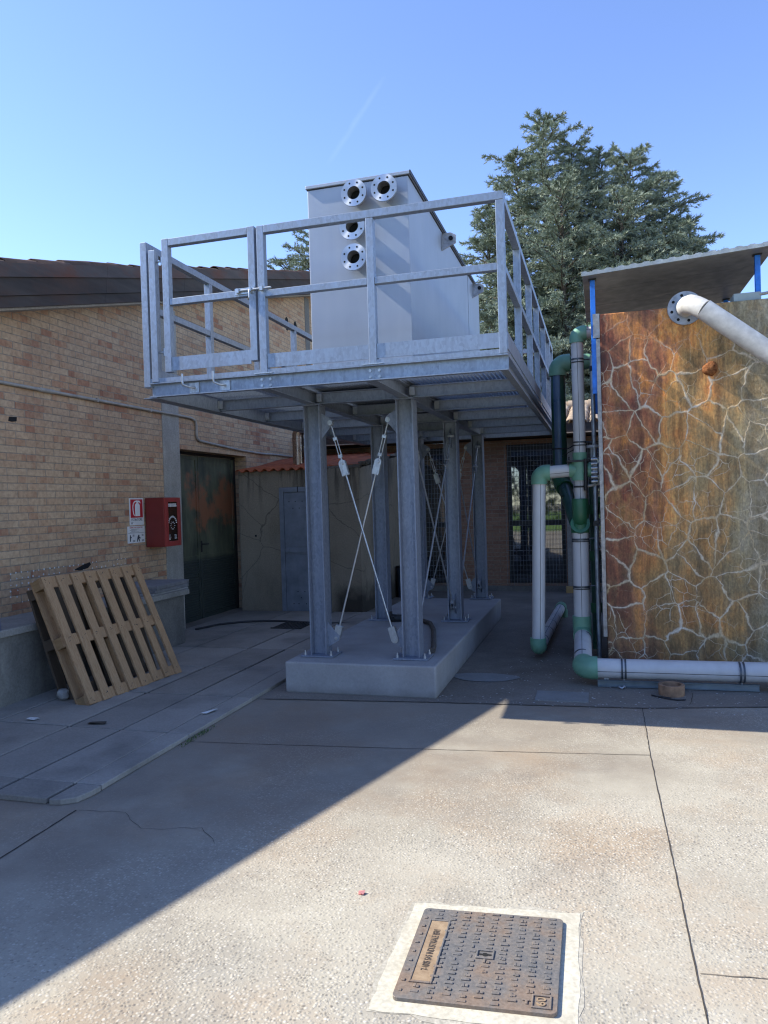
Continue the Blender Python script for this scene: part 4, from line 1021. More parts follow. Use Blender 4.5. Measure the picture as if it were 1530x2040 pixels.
b.add(vs, [(j * n_ + i, j * n_ + (i + 1) % n_, (j + 1) * n_ + (i + 1) % n_, (j + 1) * n_ + i) for j in range(6) for i in range(n_)], True); b.build('plug', 'rust_plug', rt)
b = MB(); b.box((1.18, RY0 + .04, RZ1 + .0035), (1.40, RY0 + .22, RZ1 + .075)); jb = b.build('junction_box', 'box_grey', rt, .006)
b = MB(); b.tube([(1.39, RY0 + .05, RZ1 + .05), (1.5, RY0 + .02, RZ1 + .055), (1.8, RY0 + .02, RZ1 + .04), (2.6, RY0 + .03, RZ1 + .04)], .014, 8); b.build('cable', 'conduit_grey', jb)

# canopy on blue posts
cp = thing('canopy', (.7, 8, RZ1), 'flat metal canopy on blue posts above the rusty tank', 'canopy')
b = MB(); cx0, cx1, cy0, cy1 = -.095, 1.50, 7.02, 9.05
def cz(x, y): return 3.60 + (x + .095) * .055 + (y - 7.02) * .02
for (ya, yb) in ((cy0 + .012, 7.60), (7.604, 8.25), (8.254, cy1)):
    vs = [(cx0, ya, cz(cx0, ya)), (cx1, ya, cz(cx1, ya)), (cx1, yb, cz(cx1, yb)), (cx0, yb, cz(cx0, yb))]
    b.prism(vs, (0, 0, .03))
b.build('roof_sheet', 'roof_underside', cp, .003)
b = MB(); nx = 90; vs = []; fs = []
for i in range(nx + 1):
    x = cx0 - .01 + (cx1 - cx0 + .02) * i / nx; k = .012 * (1 if (i % 6) < 3 else .2)
    vs += [(x, cy0, cz(x, cy0) + .004), (x, cy0 - .004, cz(x, cy0) + .032 + k), (x, cy0 + .1, cz(x, cy0) + .036 + k), (x, cy0 + .1, cz(x, cy0) + .031)]
for i in range(nx):
    a = i * 4; fs += [(a, a + 4, a + 5, a + 1), (a + 1, a + 5, a + 6, a + 2), (a + 2, a + 6, a + 7, a + 3), (a + 3, a + 7, a + 4, a)]
fs += [(0, 1, 2, 3), (nx * 4 + 3, nx * 4 + 2, nx * 4 + 1, nx * 4)]
b.add(vs, fs); b.build('roof_edge', 'roof_edge_steel', cp)
for (x, y, z0) in ((-.012, 7.17, 2.55), (1.385, 7.22, RZ1 + .003), (-.012, 8.9, 2.55), (1.385, 8.9, RZ1 + .003)):
    b = MB(); b.box((x - .022, y - .02, z0), (x + .022, y + .02, cz(x, y) - .012)); ps = b.build('post', 'blue_paint', cp, .003)
    b = MB(); b.box((x - .035, y - .035, cz(x, y) - .0115), (x + .035, y + .035, cz(x, y) - .001)); b.build('cap', 'black_rubber', ps)

# ================================================================== PIPES
pp = thing('pipework', (-.3, 7.4, 0), 'pale grey plastic pipes with green elbows beside the rusty tank', 'pipes')
GP, GF = 'grey_plastic_pipe', 'green_fitting'
RXp, RYp = -.182, 7.45
def pipe(p, q, r, line=None, mat=GP, par=None):
    b = MB(); b.cyl(p, q, r, 32); o = b.build('pipe', mat, par or pp)
    if line is not None:
        p, q, l_ = Vector(p), Vector(q), Vector(line).normalized(); d = (q - p).normalized(); s_ = d.cross(l_)
        b = MB(); b.obox((p + q) / 2 + l_ * r, d * (q - p).length / 2, s_ * .0022, l_ * .001); b.build('print_line', 'pipe_line', o)
    return o
def elbow(c, d1, d2, r, R_, mat=GF, name='elbow', cuff=.05, par=None):   # c corner; opens toward d1 and d2
    c, d1, d2 = Vector(c), Vector(d1).normalized(), Vector(d2).normalized()
    ctr = c + (d1 + d2) * R_; pts = [c + d1 * (R_ + cuff)]
    for a in np.linspace(0, math.pi / 2, 10): pts.append(ctr - d2 * R_ * math.cos(a) - d1 * R_ * math.sin(a))
    pts.append(c + d2 * (R_ + cuff))
    b = MB(); b.tube(pts, r, 28); return b.build(name, mat, par or pp)
def band(c, d, r, w_=.02, mat='clamp_steel', tail=None, par=None):
    c, d = Vector(c), Vector(d).normalized(); b = MB(); b.ring(c - d * w_ / 2, c + d * w_ / 2, r + .004, r - .001, 28)
    if tail: b.cyl(c + Vector(tail).normalized() * r, c + Vector(tail), .006, 8)
    return b.build('clamp', mat, par or pp)
cam_l = Vector((.02, -1, 0))
pipe((RXp + .012, RYp, 2.02), (RXp + .012, RYp, 3.10), .058, cam_l)
elbow((RXp + .012, RYp, 3.182), (0, 0, -1), (1, 0, 0), .072, .058, cuff=.035)
pipe((RXp + .09, RYp, 3.182), (.045, RYp, 3.182), .055, (.0, -1, .4))
b = MB(); b.cyl((-.06, RYp, 3.235), (.03, RYp, 3.235), .02, 12); b.build('coupling', GF, pp)
for z in (2.93, 2.13): band((RXp + .012, RYp, z), (0, 0, 1), .058, .016, 'clamp_steel', (.14, .04, 0)); band((RXp + .012, RYp, z - .03), (0, 0, 1), .058, .010, 'black_rubber')
b = MB(); b.cyl((RXp + .01, RYp, 1.955), (RXp + .01, RYp, 2.03), .068, 28); b.cyl((RXp + .006, RYp, 1.76), (RXp + .006, RYp, 1.945), .078, 28); b.cyl((RXp - .09, RYp, 1.862), (RXp + .12, RYp, 1.862), .072, 28); b.build('tee', GF, pp)
b = MB(); b.box((RXp - .11, RYp - .085, 1.937), (RXp + .09, RYp + .08, 1.957)); b.cyl((RXp - .09, RYp - .07, 1.92), (RXp - .09, RYp - .07, 1.99), .008, 6); b.cyl((RXp + .06, RYp - .09, 1.66), (RXp + .066, RYp - .09, 1.965), .018, 8); b.build('clamp', 'black_rubber', pp)
b = MB(); b.cyl((RXp + .13, RYp, 1.862), (RXp + .17, RYp, 1.862), .115, 24); b.cyl((RXp + .185, RYp, 1.862), (RXp + .215, RYp, 1.862), .115, 24); b.cyl((RXp + .12, RYp, 1.862), (.05, RYp, 1.862), .06, 20)
vl = b.build('valve', 'flange_grey', pp)
b = MB(); b.cyl((RXp + .142, RYp - .02, 1.975), (RXp + .142, RYp - .02, 2.075), .032, 16); b.cyl((RXp + .142, RYp - .02, 2.07), (RXp + .142, RYp - .02, 2.095), .066, 20); b.build('hand_wheel', 'flange_grey', vl)
b = MB()
for k in range(6): b.cyl((RXp + .115, RYp - .118 + .004 * k, 1.955 - k * .042), (RXp + .172, RYp - .118 + .004 * k, 1.955 - k * .042), .017, 6)
b.build('bolt', 'zinc', vl)
b = MB(); b.box((RXp + .216, RYp - .1, 1.70), (RXp + .232, RYp + .1, 2.03)); b.build('rust_plate', 'rust_plug', vl)
# branch to the drop pipe
pipe((-.49, RYp, 1.85), (RXp - .085, RYp, 1.862), .062, (0, -1, -.35))
elbow((-.565, RYp, 1.848), (1, 0, 0), (0, 0, -1), .079, .07, cuff=.04)
pipe((-.612, RYp, .19), (-.566, RYp, 1.75), .064, (.35, -1, 0))
elbow((-.615, RYp, .125), (0, 0, 1), (0, 1, .0), .078, .06, cuff=.035)
pipe((-.612, RYp + .09, .118), (-.53, 10.2, .128), .062, (.3, 0, 1))
for y in (7.85, 8.35, 8.8, 9.25, 9.7): band((-.612 + (y - 7.54) * .031, y, .119), (.03, 1, 0), .062, .014, 'clamp_steel', (0, 0, -.1))
b = MB(); b.cyl((-.535, 10.05, .1275), (-.529, 10.24, .128), .073, 24); b.cyl((-.49, 10.17, 0), (-.49, 10.17, .10), .05, 14); b.build('coupling', 'green_fitting', pp)
# lower riser
pipe((RXp + .006, RYp, 1.50), (RXp + .008, RYp, 1.775), .056, cam_l)
band((RXp + .006, RYp, 1.70), (0, 0, 1), .056, .018, 'black_rubber', (.2, -.02, .02))
b = MB(); b.tube([(RXp + .06, RYp - .06, 1.70), (-.02, RYp - .06, 1.715), (.045, RYp - .05, 1.735)], .014, 8); b.build('bracket', 'conduit_grey', pp)
b = MB(); b.cyl((RXp, RYp, 1.30), (RXp + .002, RYp, 1.585), .080, 28)
P = [(RXp, RYp + .02, 1.46), (RXp, RYp - .03, 1.455), (RXp, RYp - .075, 1.43), (RXp, RYp - .10, 1.38)]
b.cyl((RXp - .002, RYp, 1.255), (RXp - .002, RYp, 1.36), .088, 28); yt = b.build('tee', 'dark_green_fitting', pp)
b = MB(); b.tube([(RXp, RYp - .06, 1.575), (RXp, RYp - .065, 1.45), (RXp, RYp - .06, 1.40), (RXp, RYp - .035, 1.36), (RXp, RYp, 1.34)], [.068, .072, .07, .06, .03], 24); b.ring((RXp, RYp - .02, 1.325), (RXp, RYp - .075, 1.345), .092, .06, 28); b.build('socket', 'dark_green_fitting', yt)
pipe((RXp - .008, RYp, .40), (RXp - .002, RYp, 1.262), .077, cam_l)
for z in (1.19, .73): band((RXp - .004, RYp, z), (0, 0, 1), .077, .02, 'clamp_steel', (.15, .0, .01)); band((RXp - .004, RYp, z - .02), (0, 0, 1), .077, .008, 'black_rubber')
b = MB(); b.cyl((RXp - .008, RYp, .33), (RXp - .008, RYp, .445), .09, 28); b.tube([(RXp - .008, RYp, .36), (RXp - .008, RYp - .01, .31), (RXp - .006, RYp - .05, .275), (RXp - .003, RYp - .11, .255)], .088, 24); b.build('elbow', GF, pp)
pipe((RXp - .004, RYp - .08, .262), (RXp + .014, 6.59, .165), .078, (-.1, -.1, 1))
for y in (7.29, 6.74): band((RXp + .004, y, .165 + (y - 6.59) * .114), (.02, 1, .114), .078, .02, 'clamp_steel')
elbow((RXp + .018, 6.50, .152), (0, 1, 0), (1, 0, 0), .096, .075, cuff=.04)
pipe((-.06, 6.50, .151), (3.0, 6.53, .158), .081, (0, -1, -.15))
for x in (.16, 1.06):
    for dx in (-.014, .014): band((x + dx, 6.50, .1515), (1, 0, 0), .081, .014, 'clamp_steel')
    b = MB(); b.cyl((x, 6.49, .05), (x, 6.49, .075), .01, 8); b.build('stud', 'zinc', pp)
sr = thing('strut_channel', (.6, 6.45, 0), 'grey green steel channel lying on the ground under the pale pipe', 'rail')
b = MB(); b.csec((-.052, 6.47, .034), (1.19, 6.50, .036), (0, 0, 1), (0, -1, 0), .035, .05, .004); b.box((-.05, 6.472, .007), (1.185, 6.475, .06)); b.build('channel', 'strut_grey', sr)
b = MB(); b.box((.0, 6.49, .05), (.04, 6.52, .075)); b.tube([(.115, 6.43, .012), (.12, 6.40, .022), (.14, 6.39, .012), (.16, 6.40, .028), (.165, 6.43, .012)], .009, 8); b.build('clip', 'zinc', sr)
# upright tube beside the riser and small brackets
st = thing('support_pole', (-.04, 7.4, 0), 'thin galvanised pole between the pale riser and rusty tank', 'pole')
b = MB(); b.cyl((-.034, 7.40, 0), (-.034, 7.40, 2.95), .021, 14); b.build('tube', 'galvanised_tube', st)
for z in (1.32, 2.80): b = MB(); b.box((-.06, 7.375, z), (-.008, 7.425, z + .05)); b.build('clip', 'black_rubber', st)
# dark green vertical main further back
gp = thing('pipework', (-.4, 8.3, 0), 'dark green and blue plastic pipe behind the pale riser', 'pipes')
elbow((-.40, 8.3, 3.055), (1, 0, 0), (0, 0, -1), .096, .085, GF, 'elbow', .05, gp)
pipe((-.28, 8.3, 3.055), (.044, 8.3, 3.055), .068, None, 'dark_green_fitting', gp)
b = MB(); b.cyl((-.15, 8.3, 3.055), (-.03, 8.3, 3.055), .082, 24); b.build('coupling', GF, gp)
pipe((-.40, 8.3, 1.92), (-.40, 8.3, 2.95), .078, None, 'dark_green_pipe', gp)
b = MB(); b.tube([(-.40 - .022, 8.3 - .0715, 1.92), (-.40 - .022, 8.3 - .0715, 2.95)], .0, 4) if False else b.prism([(-.40 + .0795 * math.cos(a), 8.3 + .0795 * math.sin(a), 1.92) for a in np.linspace(R(-128), R(-72), 7)] + [(-.40 + .074 * math.cos(a), 8.3 + .074 * math.sin(a), 1.92) for a in np.linspace(R(-72), R(-128), 7)], (0, 0, 1.02)); b.build('stripe', 'blue_stripe', gp)
b = MB(); b.tube([(-.40, 8.3, 1.95), (-.40, 8.3, 1.84), (-.385, 8.26, 1.77), (-.35, 8.16, 1.70)], .092, 24); b.build('elbow', 'dark_green_fitting', gp)
b = MB(); b.cyl((-.355, 8.17, 1.71), (RXp - .04, RYp + .06, 1.36), .07, 24); b.build('pipe', 'dark_green_pipe', gp)
b = MB(); b.cyl((-.40, 8.3, 1.85), (-.40, 8.3, 1.8), .06, 16); b.build('coupling', 'dark_green_fitting', gp)
b = MB(); b.ring((-.4, 8.3, 2.12), (-.4, 8.3, 2.135), .083, .077, 24); b.tube([(-.40, 8.21, 2.13), (-.3, 7.9, 2.10), (-.2, 7.5, 2.12), (-.08, 7.38, 2.12)], .006, 6); b.tube([(-.37, 8.2, 2.05), (-.25, 7.6, 2.06), (-.15, 7.39, 2.10)], .004, 6); b.build('strap', 'black_rubber', gp)
dg = thing('pipework', (-.06, 7.85, 0), 'narrow dark green pipe running down behind the thin pole', 'pipes')
b = MB(); b.cyl((-.055, 7.85, .05), (-.055, 7.85, 1.75), .045, 20); b.build('pipe', 'dark_green_pipe', dg)
for z in (1.42, .95, .42): b = MB(); b.cyl((-.055, 7.85, z), (-.055, 7.85, z + .10), .056, 20); b.build('coupling', 'dark_green_fitting', dg)
b = MB(); b.cyl((-.055, 7.85, 1.56), (.05, 7.85, 1.56), .04, 16); b.build('branch', 'dark_green_fitting', dg)
for z in (.60, 1.08, 1.3): b = MB(); b.box((-.03, 7.80, z), (.05, 7.9, z + .02)); b.build('bracket', 'wire_grille', dg)

# ================================================================== SMALL THINGS
# manhole
mh = thing('manhole_cover', (-.43, 2.55, 0), 'square rusty cast iron manhole cover set in pale mortar', 'manhole')
q = [(-.693, 2.796), (-.170, 2.838), (-.164, 2.302), (-.681, 2.262)]
def bil(u, v, z):   # u across 0..1 (left-right), v 0..1 (near-far)
    a = Vector(q[3]).lerp(Vector(q[2]), u); c = Vector(q[0]).lerp(Vector(q[1]), u); p = a.lerp(c, v); return (p.x, p.y, z)
b = MB(); out = []; corners = [(-.745, 2.845), (-.112, 2.912), (-.098, 2.24), (-.745, 2.205)]
for (p, n_) in zip(corners, corners[1:] + corners[:1]):
    for k in range(14):
        t = k / 14; out.append((p[0] + (n_[0] - p[0]) * t + r_.uniform(-.005, .005), p[1] + (n_[1] - p[1]) * t + r_.uniform(-.005, .005), 0))
b.add([(x, y, .0024) for x, y, _ in out][::-1], [tuple(range(len(out)))]); b.build('mortar_collar', 'mortar_pale', mh)
sm_ = []; cen = Vector((-.425, 2.55))
for i, (x, y, _) in enumerate(out):
    d = (Vector((x, y)) - cen).normalized(); k = r_.uniform(.0, .022) + (.015 if i % 9 < 3 else 0); sm_.append((x + d.x * k, y + d.y * k, .0012))
b = MB(); b.add(sm_[::-1], [tuple(range(len(sm_)))]); b.build('mortar_smear', 'mortar_smear', mh)
cr_ = .035; poly = []
for (u, v, au) in ((cr_, cr_, 180), (1 - cr_, cr_, 270), (1 - cr_, 1 - cr_, 0), (cr_, 1 - cr_, 90)):
    for k in range(5):
        a = R(au + 90 * k / 4); poly.append((u + cr_ * math.cos(a), v + cr_ * math.sin(a)))
b = MB(); b.prism([bil(u, v, .0) for u, v in poly], (0, 0, .0155))
n_ = 20; band_u = (.085, .20); band_v = (.17, .83)
def inband(u, v): return (.065 < u < .225 and .14 < v < .86) or (.43 < u < .59 and .43 < v < .57) or (u > .82 and v < .165)
def stud(u, v, du, dv):
    if u - du < .01 or u + du > .99 or v - dv < .01 or v + dv > .99 or inband(u, v): return
    if r_.random() < .05: return
    du *= r_.uniform(.8, 1.1); dv *= r_.uniform(.8, 1.1); u += r_.uniform(-.003, .003); v += r_.uniform(-.003, .003)
    b.prism([bil(u - du, v - dv, .0155), bil(u + du, v - dv, .0155), bil(u + du, v + dv, .0155), bil(u - du, v + dv, .0155)], (0, 0, r_.uniform(.0025, .005)))
for i in range(n_):
    for j in range(n_):
        u, v = (i + .5) / n_, (j + .5) / n_
        k = (i + 2 * j) % 4
        if k == 0: stud(u, v, .026, .010)
        elif k == 2: stud(u - .008, v, .009, .017); stud(u + .012, v - .006, .012, .011)
for (u0, u1, v0, v1) in ((.07, .083, .15, .85), (.207, .22, .15, .85), (.083, .207, .15, .165), (.083, .207, .835, .85), (.45, .57, .45, .467), (.45, .57, .533, .55), (.45, .463, .467, .533), (.557, .57, .467, .533),
                         (.845, .965, .03, .042), (.845, .965, .138, .15), (.845, .856, .042, .138), (.954, .965, .042, .138), (.79, .835, .085, .095)):
    b.prism([bil(u0, v0, .0155), bil(u1, v0, .0155), bil(u1, v1, .0155), bil(u0, v1, .0155)], (0, 0, .005))
b.build('cover', 'cast_iron', mh, .0012, 1)
b = MB(); b.prism([bil(.084, .166, .0155), bil(.206, .166, .0155), bil(.206, .834, .0155), bil(.084, .834, .0155)], (0, 0, .002)); b.build('name_band', 'band_rust', mh)
o_ = Vector(bil(.148, .5, .0178)); text('lettering', '7-100S SAS INDUSTRIALE BSVI', .028, 'bark', frame(o_, Vector(bil(.148, .8, 0)) - Vector(bil(.148, .2, 0)), Vector(bil(.05, .5, 0)) - Vector(bil(.2, .5, 0))) @ Matrix.Diagonal((.66, 1.25, 1, 1)), mh, .0015)
o_ = Vector(bil(.905, .09, .0168)); text('lettering', '60', .042, 'band_rust', frame(o_, Vector(bil(.9, .8, 0)) - Vector(bil(.9, .2, 0)), Vector(bil(.2, .09, 0)) - Vector(bil(.9, .09, 0))), mh, .002)
b = MB(); b.cyl(bil(.51, .5, .016), bil(.51, .5, .0166), .010, 12); b.prism([bil(.468, .492, .016), bil(.552, .492, .016), bil(.552, .508, .016), bil(.468, .508, .016)], (0, 0, .0004)); b.build('key_hole', 'dark_hole', mh)

# pallets
def pallet(loc, w_, L, tilt, yawz, label, mats, group):
    t = thing('pallet', (0, 0, 0), label, 'pallet', group); LOC[t.name] = Vector()
    n_ = 8; bw = .092; xs2 = [(-w_ / 2 + bw / 2) + (w_ - bw) * i / (n_ - 1) for i in range(n_)]
    for i, x in enumerate(xs2):
        b = MB(); ww = bw * r_.uniform(.88, 1.0); b.box((x - ww / 2, 0, r_.uniform(0, .012)), (x + ww / 2, .021, L - r_.uniform(0, .012)))
        o = b.build('deck_board', mats[0], t, .002); o.data.materials[0] = M[mats[0]]
        b = MB()
        for z in (.05, L / 2, L - .05):
            for k in range(3): b.cyl((x + r_.uniform(-.03, .03), -.0007, z + r_.uniform(-.025, .025)), (x + r_.uniform(-.03, .03), .004, z + .0), .0022, 6)
        b.build('nail', 'black_rubber', o)
    for z in (.05, L / 2, L - .05):
        b = MB(); b.box((-w_ / 2, .0215, z - .048), (w_ / 2, .043, z + .048)); b.build('stringer', mats[0], t, .002)
        for x in (-w_ / 2 + .07, 0, w_ / 2 - .07):
            b = MB(); b.box((x - .068, .0435, z - .046), (x + .068, .120, z + .046)); b.build('block', mats[1], t, .003)
    for x in (-w_ / 2 + .055, 0, w_ / 2 - .055):
        b = MB(); b.box((x - .05, .1205, .0), (x + .05, .141, L)); b.build('base_board', mats[0], t, .002)
    t.matrix_world = Matrix.Translation(loc) @ Matrix.Rotation(yawz, 4, 'Z') @ Matrix.Rotation(tilt, 4, 'X')
    return t
# local -Y is the visible face; yaw turns it to face +X
pallet((-3.93, 5.66, .036), 1.22, 1.14, R(-24.5), R(90 - 4.5), 'new pale wooden pallet leaning in front of the dark pallet', ('pine_new', 'pine_block'), 'pallets leaning on the low wall')
pallet((-4.235, 5.78, .036), 1.18, 1.0, R(-19), R(90 - 1.0), 'old dark wooden pallet leaning behind the new pale one', ('pine_old', 'pine_old'), 'pallets leaning on the low wall')
def lump(name, c, s_, mat, label, cat, seed, group=None):
    rr = random.Random(seed); bm = bmesh.new(); bmesh.ops.create_icosphere(bm, subdivisions=2, radius=1)
    for v in bm.verts: v.co = Vector((v.co.x * s_[0], v.co.y * s_[1], v.co.z * s_[2])) * rr.uniform(.72, 1.12) + Vector(c)
    b = MB(); bm.verts.ensure_lookup_table(); b.add([v.co for v in bm.verts], [[v.index for v in f.verts] for f in bm.faces]); bm.free()
    return tag(b.build(name, mat), label, cat, group)
lump('plastic_scrap', (-4.52, 5.33, .36), (.05, .05, .075), 'paper_white', 'crumpled white plastic caught behind the old dark pallet', 'scrap', 1)
lump('plastic_scrap', (-4.33, 5.16, .085), (.05, .055, .05), 'foam_pale', 'crumpled grey plastic on the pavement at the foot of the dark pallet', 'scrap', 2)
lump('log', (-4.78, 5.50, .72), (.06, .05, .06), 'pine_old', 'short dark log end on the low wall capping beside the pallets', 'log', 3)
bt = thing('bottle', (-4.75, 4.93, .66), 'small blue bottle with black cap on the low wall', 'bottle')
b = MB(); b.cyl((-4.75, 4.90, .66), (-4.75, 4.90, .74), .04, 16); b.build('body', 'bottle_blue', bt); b = MB(); b.cyl((-4.75, 4.90, .741), (-4.75, 4.90, .80), .036, 16, .028); b.build('cap', 'black_rubber', bt)
# hoses, drain, ring, scraps, weeds
b = MB(); b.tube([(-5.02, 8.45, .05), (-4.9, 8.85, .05), (-4.7, 9.05, .05), (-4.45, 9.17, .05), (-4.15, 9.2, .048), (-3.85, 9.14, .048), (-3.5, 9.1, .045), (-3.1, 9.35, .016), (-2.9, 9.7, .016)], .013, 8)
tag(b.build('hose', 'hose_black'), 'thin black hose lying on the paving before the shed', 'hose')
hb = thing('hose', (-1.7, 7.3, .266), 'thick brown hose with fitting curving over the plinth', 'hose')
zc0 = .292; b = MB(); b.tube([(-2.26, 7.98, zc0 + .015), (-2.1, 8.02, zc0), (-1.95, 8.0, zc0), (-1.78, 7.78, zc0), (-1.66, 7.4, zc0), (-1.56, 6.95, zc0), (-1.47, 6.55, zc0), (-1.435, 6.34, zc0)], .024, 12); b.build('tube', 'hose_brown', hb)
b = MB(); b.cyl((-2.27, 7.975, zc0 + .02), (-2.16, 8.0, zc0 + .012), .042, 14); b.cyl((-2.24, 7.93, zc0 + .02), (-2.24, 8.03, zc0 + .03), .022, 10); b.box((-2.285, 7.96, zc0 - .0), (-2.26, 8.0, zc0 + .09)); b.build('fitting', 'black_rubber', hb)
b = MB(); 
for k in range(9): b.box((-4.06 + .045 * k, 8.70, .036), (-4.04 + .045 * k, 9.16, .048))
b.box((-4.08, 8.68, .0355), (-3.66, 8.70, .049)); b.box((-4.08, 9.16, .0355), (-3.66, 9.18, .049)); b.box((-4.07, 8.70, .0352), (-3.67, 9.16, .038))
tag(b.build('drain_grate', 'steel_drain'), 'dark drain grate in the paving left of the plinth', 'grate')
b = MB(); b.ring((.515, 6.29, .0045), (.515, 6.29, .088), .098, .074, 28); tag(b.build('pipe_collar', 'clay_ring', None, .004), 'short rusty brown pipe collar standing on the concrete', 'collar')
b = MB(); b.tube([(.36, 6.22, .012), (.41, 6.17, .012), (.47, 6.13, .012), (.54, 6.10, .012), (.60, 6.12, .012)], .006, 6); b.tube([(.38, 6.20, .01), (.43, 6.15, .02), (.5, 6.16, .01)], .004, 6)
tag(b.build('wire', 'black_rubber'), 'bent black wire on the concrete in front of the brown collar', 'wire')
b = MB(); b.box((-.57, 12.70, .004), (-.42, 12.82, .11)); tag(b.build('block', 'block_ochre', None, .006), 'small ochre block at the foot of the rear building pillar', 'block')
b = MB()
b.cyl((-3.21, 12.08, .005), (-3.21, 12.08, .50), .10, 24); bn = tag(b.build('bin', 'bin_blue'), 'dark blue plastic bin beside the shed wall', 'bin')
b = MB(); b.cyl((-3.21, 12.08, .501), (-3.21, 12.08, .53), .108, 24); o = b.build('lid', 'black_rubber', bn)
def scrap(name, pts, z, mat, label):
    b = MB(); b.add([(x, y, z + .004 * (i % 2)) for i, (x, y) in enumerate(pts)] , [tuple(range(len(pts)))]); bb = b; bb.add([(x, y, z + .003 + .008 * ((i + 1) % 2)) for i, (x, y) in enumerate(pts)], [tuple(range(len(pts)))])
    tag(b.build(name, mat), label, 'scrap')
scrap('paper_scrap', [(-.988, 2.855), (-.965, 2.852), (-.962, 2.872), (-.99, 2.88)], .0015, 'paper_red', 'tiny red scrap on the sunlit concrete behind the manhole')
scrap('paper_scrap', [(-4.20, 4.60), (-4.13, 4.60), (-4.12, 4.65), (-4.16, 4.67), (-4.20, 4.64)], .040, 'paper_white', 'white paper scrap on the pavement before the pallets')
scrap('paper_scrap', [(-2.94, 4.98), (-2.90, 5.0), (-2.87, 5.12), (-2.91, 5.11)], .040, 'paper_white', 'long white paint chip on the pavement edge near the plinth')
scrap('paper_scrap', [(-3.66, 4.60), (-3.52, 4.62), (-3.53, 4.66), (-3.65, 4.65)], .040, 'joint_dirt', 'dark flat scrap on the pavement between two joints')
b = MB(); cnt = 0
for k in range(170):
    y = 4.32 + r_.betavariate(2, 2) * .55 if k < 190 else r_.uniform(3.5, 5.8); x = -2.745 + r_.uniform(-.012, .03); a = r_.uniform(0, 6.28); h = r_.uniform(.008, .028) * (1 if k < 190 else .5); s_ = h * .45
    b.add([(x, y, .002), (x + s_ * math.cos(a), y + s_ * math.sin(a), h * .6), (x + s_ * 1.3 * math.cos(a + .5), y + s_ * 1.3 * math.sin(a + .5), h)], [(0, 1, 2)])
tag(b.build('weeds', 'weed_leaves'), 'small green weeds in the joint at the pavement edge', None, None, 'stuff')

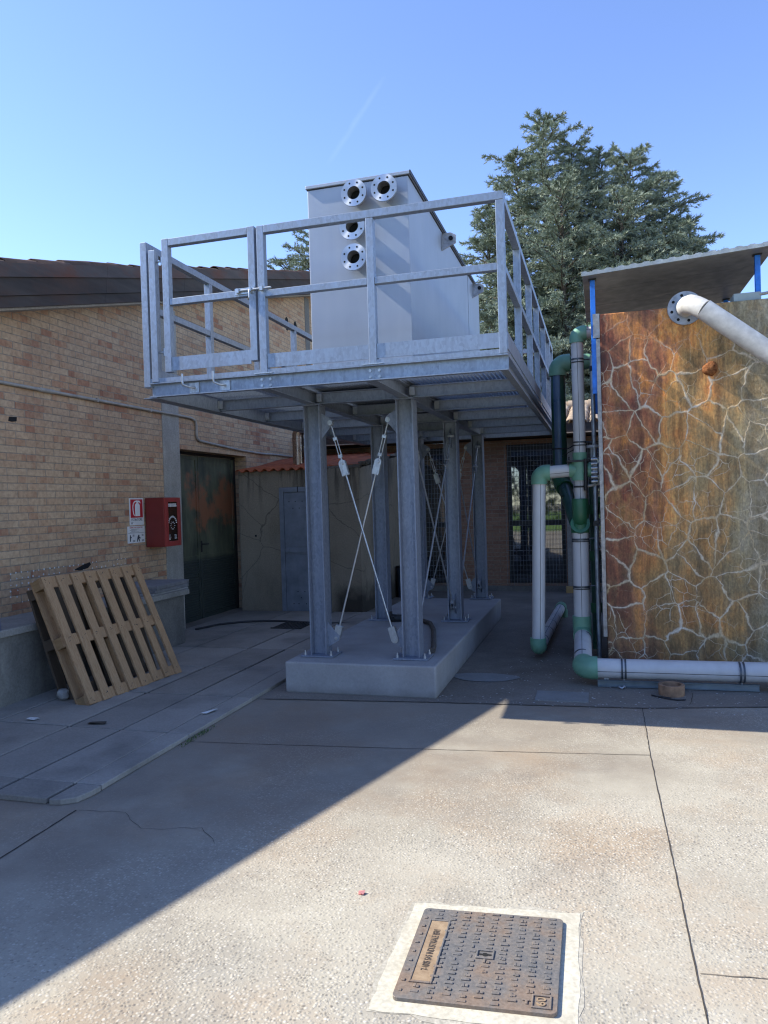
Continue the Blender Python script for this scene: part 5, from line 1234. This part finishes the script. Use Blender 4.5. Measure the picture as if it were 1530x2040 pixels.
# ================================================================== TREES
def conifer(base, leaders, seed, label, group, dens=1.0):
    rr = np.random.default_rng(seed); root = thing('cedar_tree', base, label, 'tree', group); B = np.array(base, float)
    wood = MB(); tris = []
    for (dx, dy, H, r_base, h0) in leaders:
        top = B + np.array([dx, dy, H]); pts = [B + np.array([dx * min(1, t * 1.6), dy * min(1, t * 1.6), H * t]) for t in np.linspace(0, 1, 10)]
        wood.tube(pts, [.006 + .24 * (1 - t) ** 1.4 for t in np.linspace(0, 1, 10)], 8)
        def axis(h): 
            t = h / H; k = min(1, t * 1.6); return B + np.array([dx * k, dy * k, h])
        h = h0; ga = rr.uniform(0, 6.28)
        while h < H - .06:
            t = (h - h0) / (H - h0); L = (r_base * (1 - t) ** .5 + .22) * (rr.uniform(.45, 1.1) if rr.random() < .8 else rr.uniform(1.1, 1.5)); ga += 2.4 + rr.uniform(-.4, .4)
            d = np.array([math.cos(ga), math.sin(ga), 0]); side = np.array([-d[1], d[0], 0]); lift = rr.uniform(.0, .7) + .4 * t
            n_ = max(4, int(L / .17)); prev = None; P = []
            for i in range(n_ + 1):
                s_ = i / n_; P.append(axis(h) + d * L * s_ + np.array([0, 0, L * (lift * s_ - .42 * s_ * s_)]) + side * .06 * math.sin(3 * s_ + ga))
            wood.tube(P, [.05 * (1 - .85 * i / n_) * (.35 + .2 * L) for i in range(n_ + 1)], 5, False)
            for i in range(1, n_ + 1):
                s_ = i / n_
                for k in (0, .5): tris.append((P[i - 1] * k + P[i] * (1 - k), (P[i] - P[i - 1]) / (np.linalg.norm(P[i] - P[i - 1]) + 1e-6)))
                for sd in (-1, 1):
                    if rr.random() > dens: continue
                    bl_ = (.12 + .85 * (1 - s_) * min(1, L / 2.5)) * rr.uniform(.6, 1.15); ang = rr.uniform(.3, .85)
                    bd = d * math.cos(ang) + side * sd * math.sin(ang) + np.array([0, 0, rr.uniform(-.5, .6)])
                    bd /= np.linalg.norm(bd); m_ = max(3, int(bl_ / .10))
                    for k in range(m_ + 1):
                        q_ = P[i] + bd * bl_ * k / m_ + np.array([0, 0, -.10 * bl_ * (k / m_) ** 2 + rr.normal(0, .012)]); tris.append((q_, bd))
            h += rr.uniform(.03, .085) * (1.0 + .4 * (1 - t))
    Q = np.array([a for a, _ in tris]); D = np.array([c for _, c in tris]); K = 8
    Q = np.repeat(Q, K, 0); D = np.repeat(D, K, 0); n_ = len(Q)
    dirs = D + rr.normal(0, .45, (n_, 3)) + np.array([0, 0, .12]); dirs /= np.linalg.norm(dirs, axis=1)[:, None]
    wv = np.cross(dirs, rr.normal(0, 1, (n_, 3))); wv /= np.linalg.norm(wv, axis=1)[:, None]
    ln = rr.uniform(.08, .19, n_)[:, None]; wd = rr.uniform(.007, .014, n_)[:, None]
    V = np.stack([Q - dirs * ln * .15, Q + dirs * ln * .4 + wv * wd, Q + dirs * ln, Q + dirs * ln * .4 - wv * wd], 1).reshape(-1, 3) - B
    me = bpy.data.meshes.new('crown'); me.vertices.add(len(V)); me.vertices.foreach_set('co', V.ravel())
    me.loops.add(len(V)); me.loops.foreach_set('vertex_index', np.arange(len(V), dtype=np.int32)); me.polygons.add(n_)
    me.polygons.foreach_set('loop_start', np.arange(0, len(V), 4, dtype=np.int32)); me.polygons.foreach_set('loop_total', np.full(n_, 4, dtype=np.int32)); me.update(); me.validate()
    me.materials.append(M['cedar_needles']); o = bpy.data.objects.new('crown', me); C.objects.link(o); o.parent = root
    wood.build('trunk', 'bark', root)
    print('tree', n_)
    return root
conifer((-.7, 26, 0), [(-.75, 0, 14.5, 2.0, 4.5), (-1.75, .3, 13.7, 1.8, 4.5), (.15, .4, 13.7, 1.8, 4.5), (1.05, .5, 13.3, 1.9, 4.5), (2.0, -.2, 12.8, 1.9, 4.5), (3.0, .2, 12.1, 1.6, 5), (3.5, -.3, 10.4, 1.2, 5.5),
    (-2.75, 0, 11.7, 1.6, 3.5), (-.2, -1.5, 11.6, 2.3, 3), (1.6, -1.4, 10.9, 2.3, 3.5), (2.9, -1, 9.8, 1.6, 4.5), (-2.2, -1.4, 9.3, 2.0, 2.2)], 5, 'tall blue green cedar with several tops behind the rusty tank', 'cedars beyond the buildings')
conifer((-11.6, 30, 0), [(0, 0, 13.6, 1.9, 8), (-1.4, .5, 12.4, 1.5, 8), (.9, .2, 13.0, 1.6, 8)], 9, 'smaller looking cedar showing above the dark brick building roof', 'cedars beyond the buildings', .8)
# a wood behind the viewer, seen mirrored in the windows
rr = np.random.default_rng(4); n_ = 16000
X_ = rr.uniform(-26, 30, n_); Z_ = rr.uniform(0, 1, n_) ** .8 * (6.5 + 2 * np.sin(X_ * .7) + 1.2 * np.sin(X_ * 1.9)); Y_ = -30 - rr.uniform(0, 2.5, n_)
Q = np.stack([X_, Y_, Z_], 1); a = rr.normal(0, .16, (n_, 3)); c2 = rr.normal(0, .16, (n_, 3))
V = np.stack([Q, Q + a, Q + a + c2, Q + c2], 1).reshape(-1, 3)
b = MB(); b.v = V.tolist(); b.f = [(4 * i, 4 * i + 1, 4 * i + 2, 4 * i + 3) for i in range(n_)]; b.sm = [False] * n_
tag(b.build('treeline', 'hedge_leaves'), 'far wood of leafy trees mirrored in the grilled windows', None, None, 'stuff')
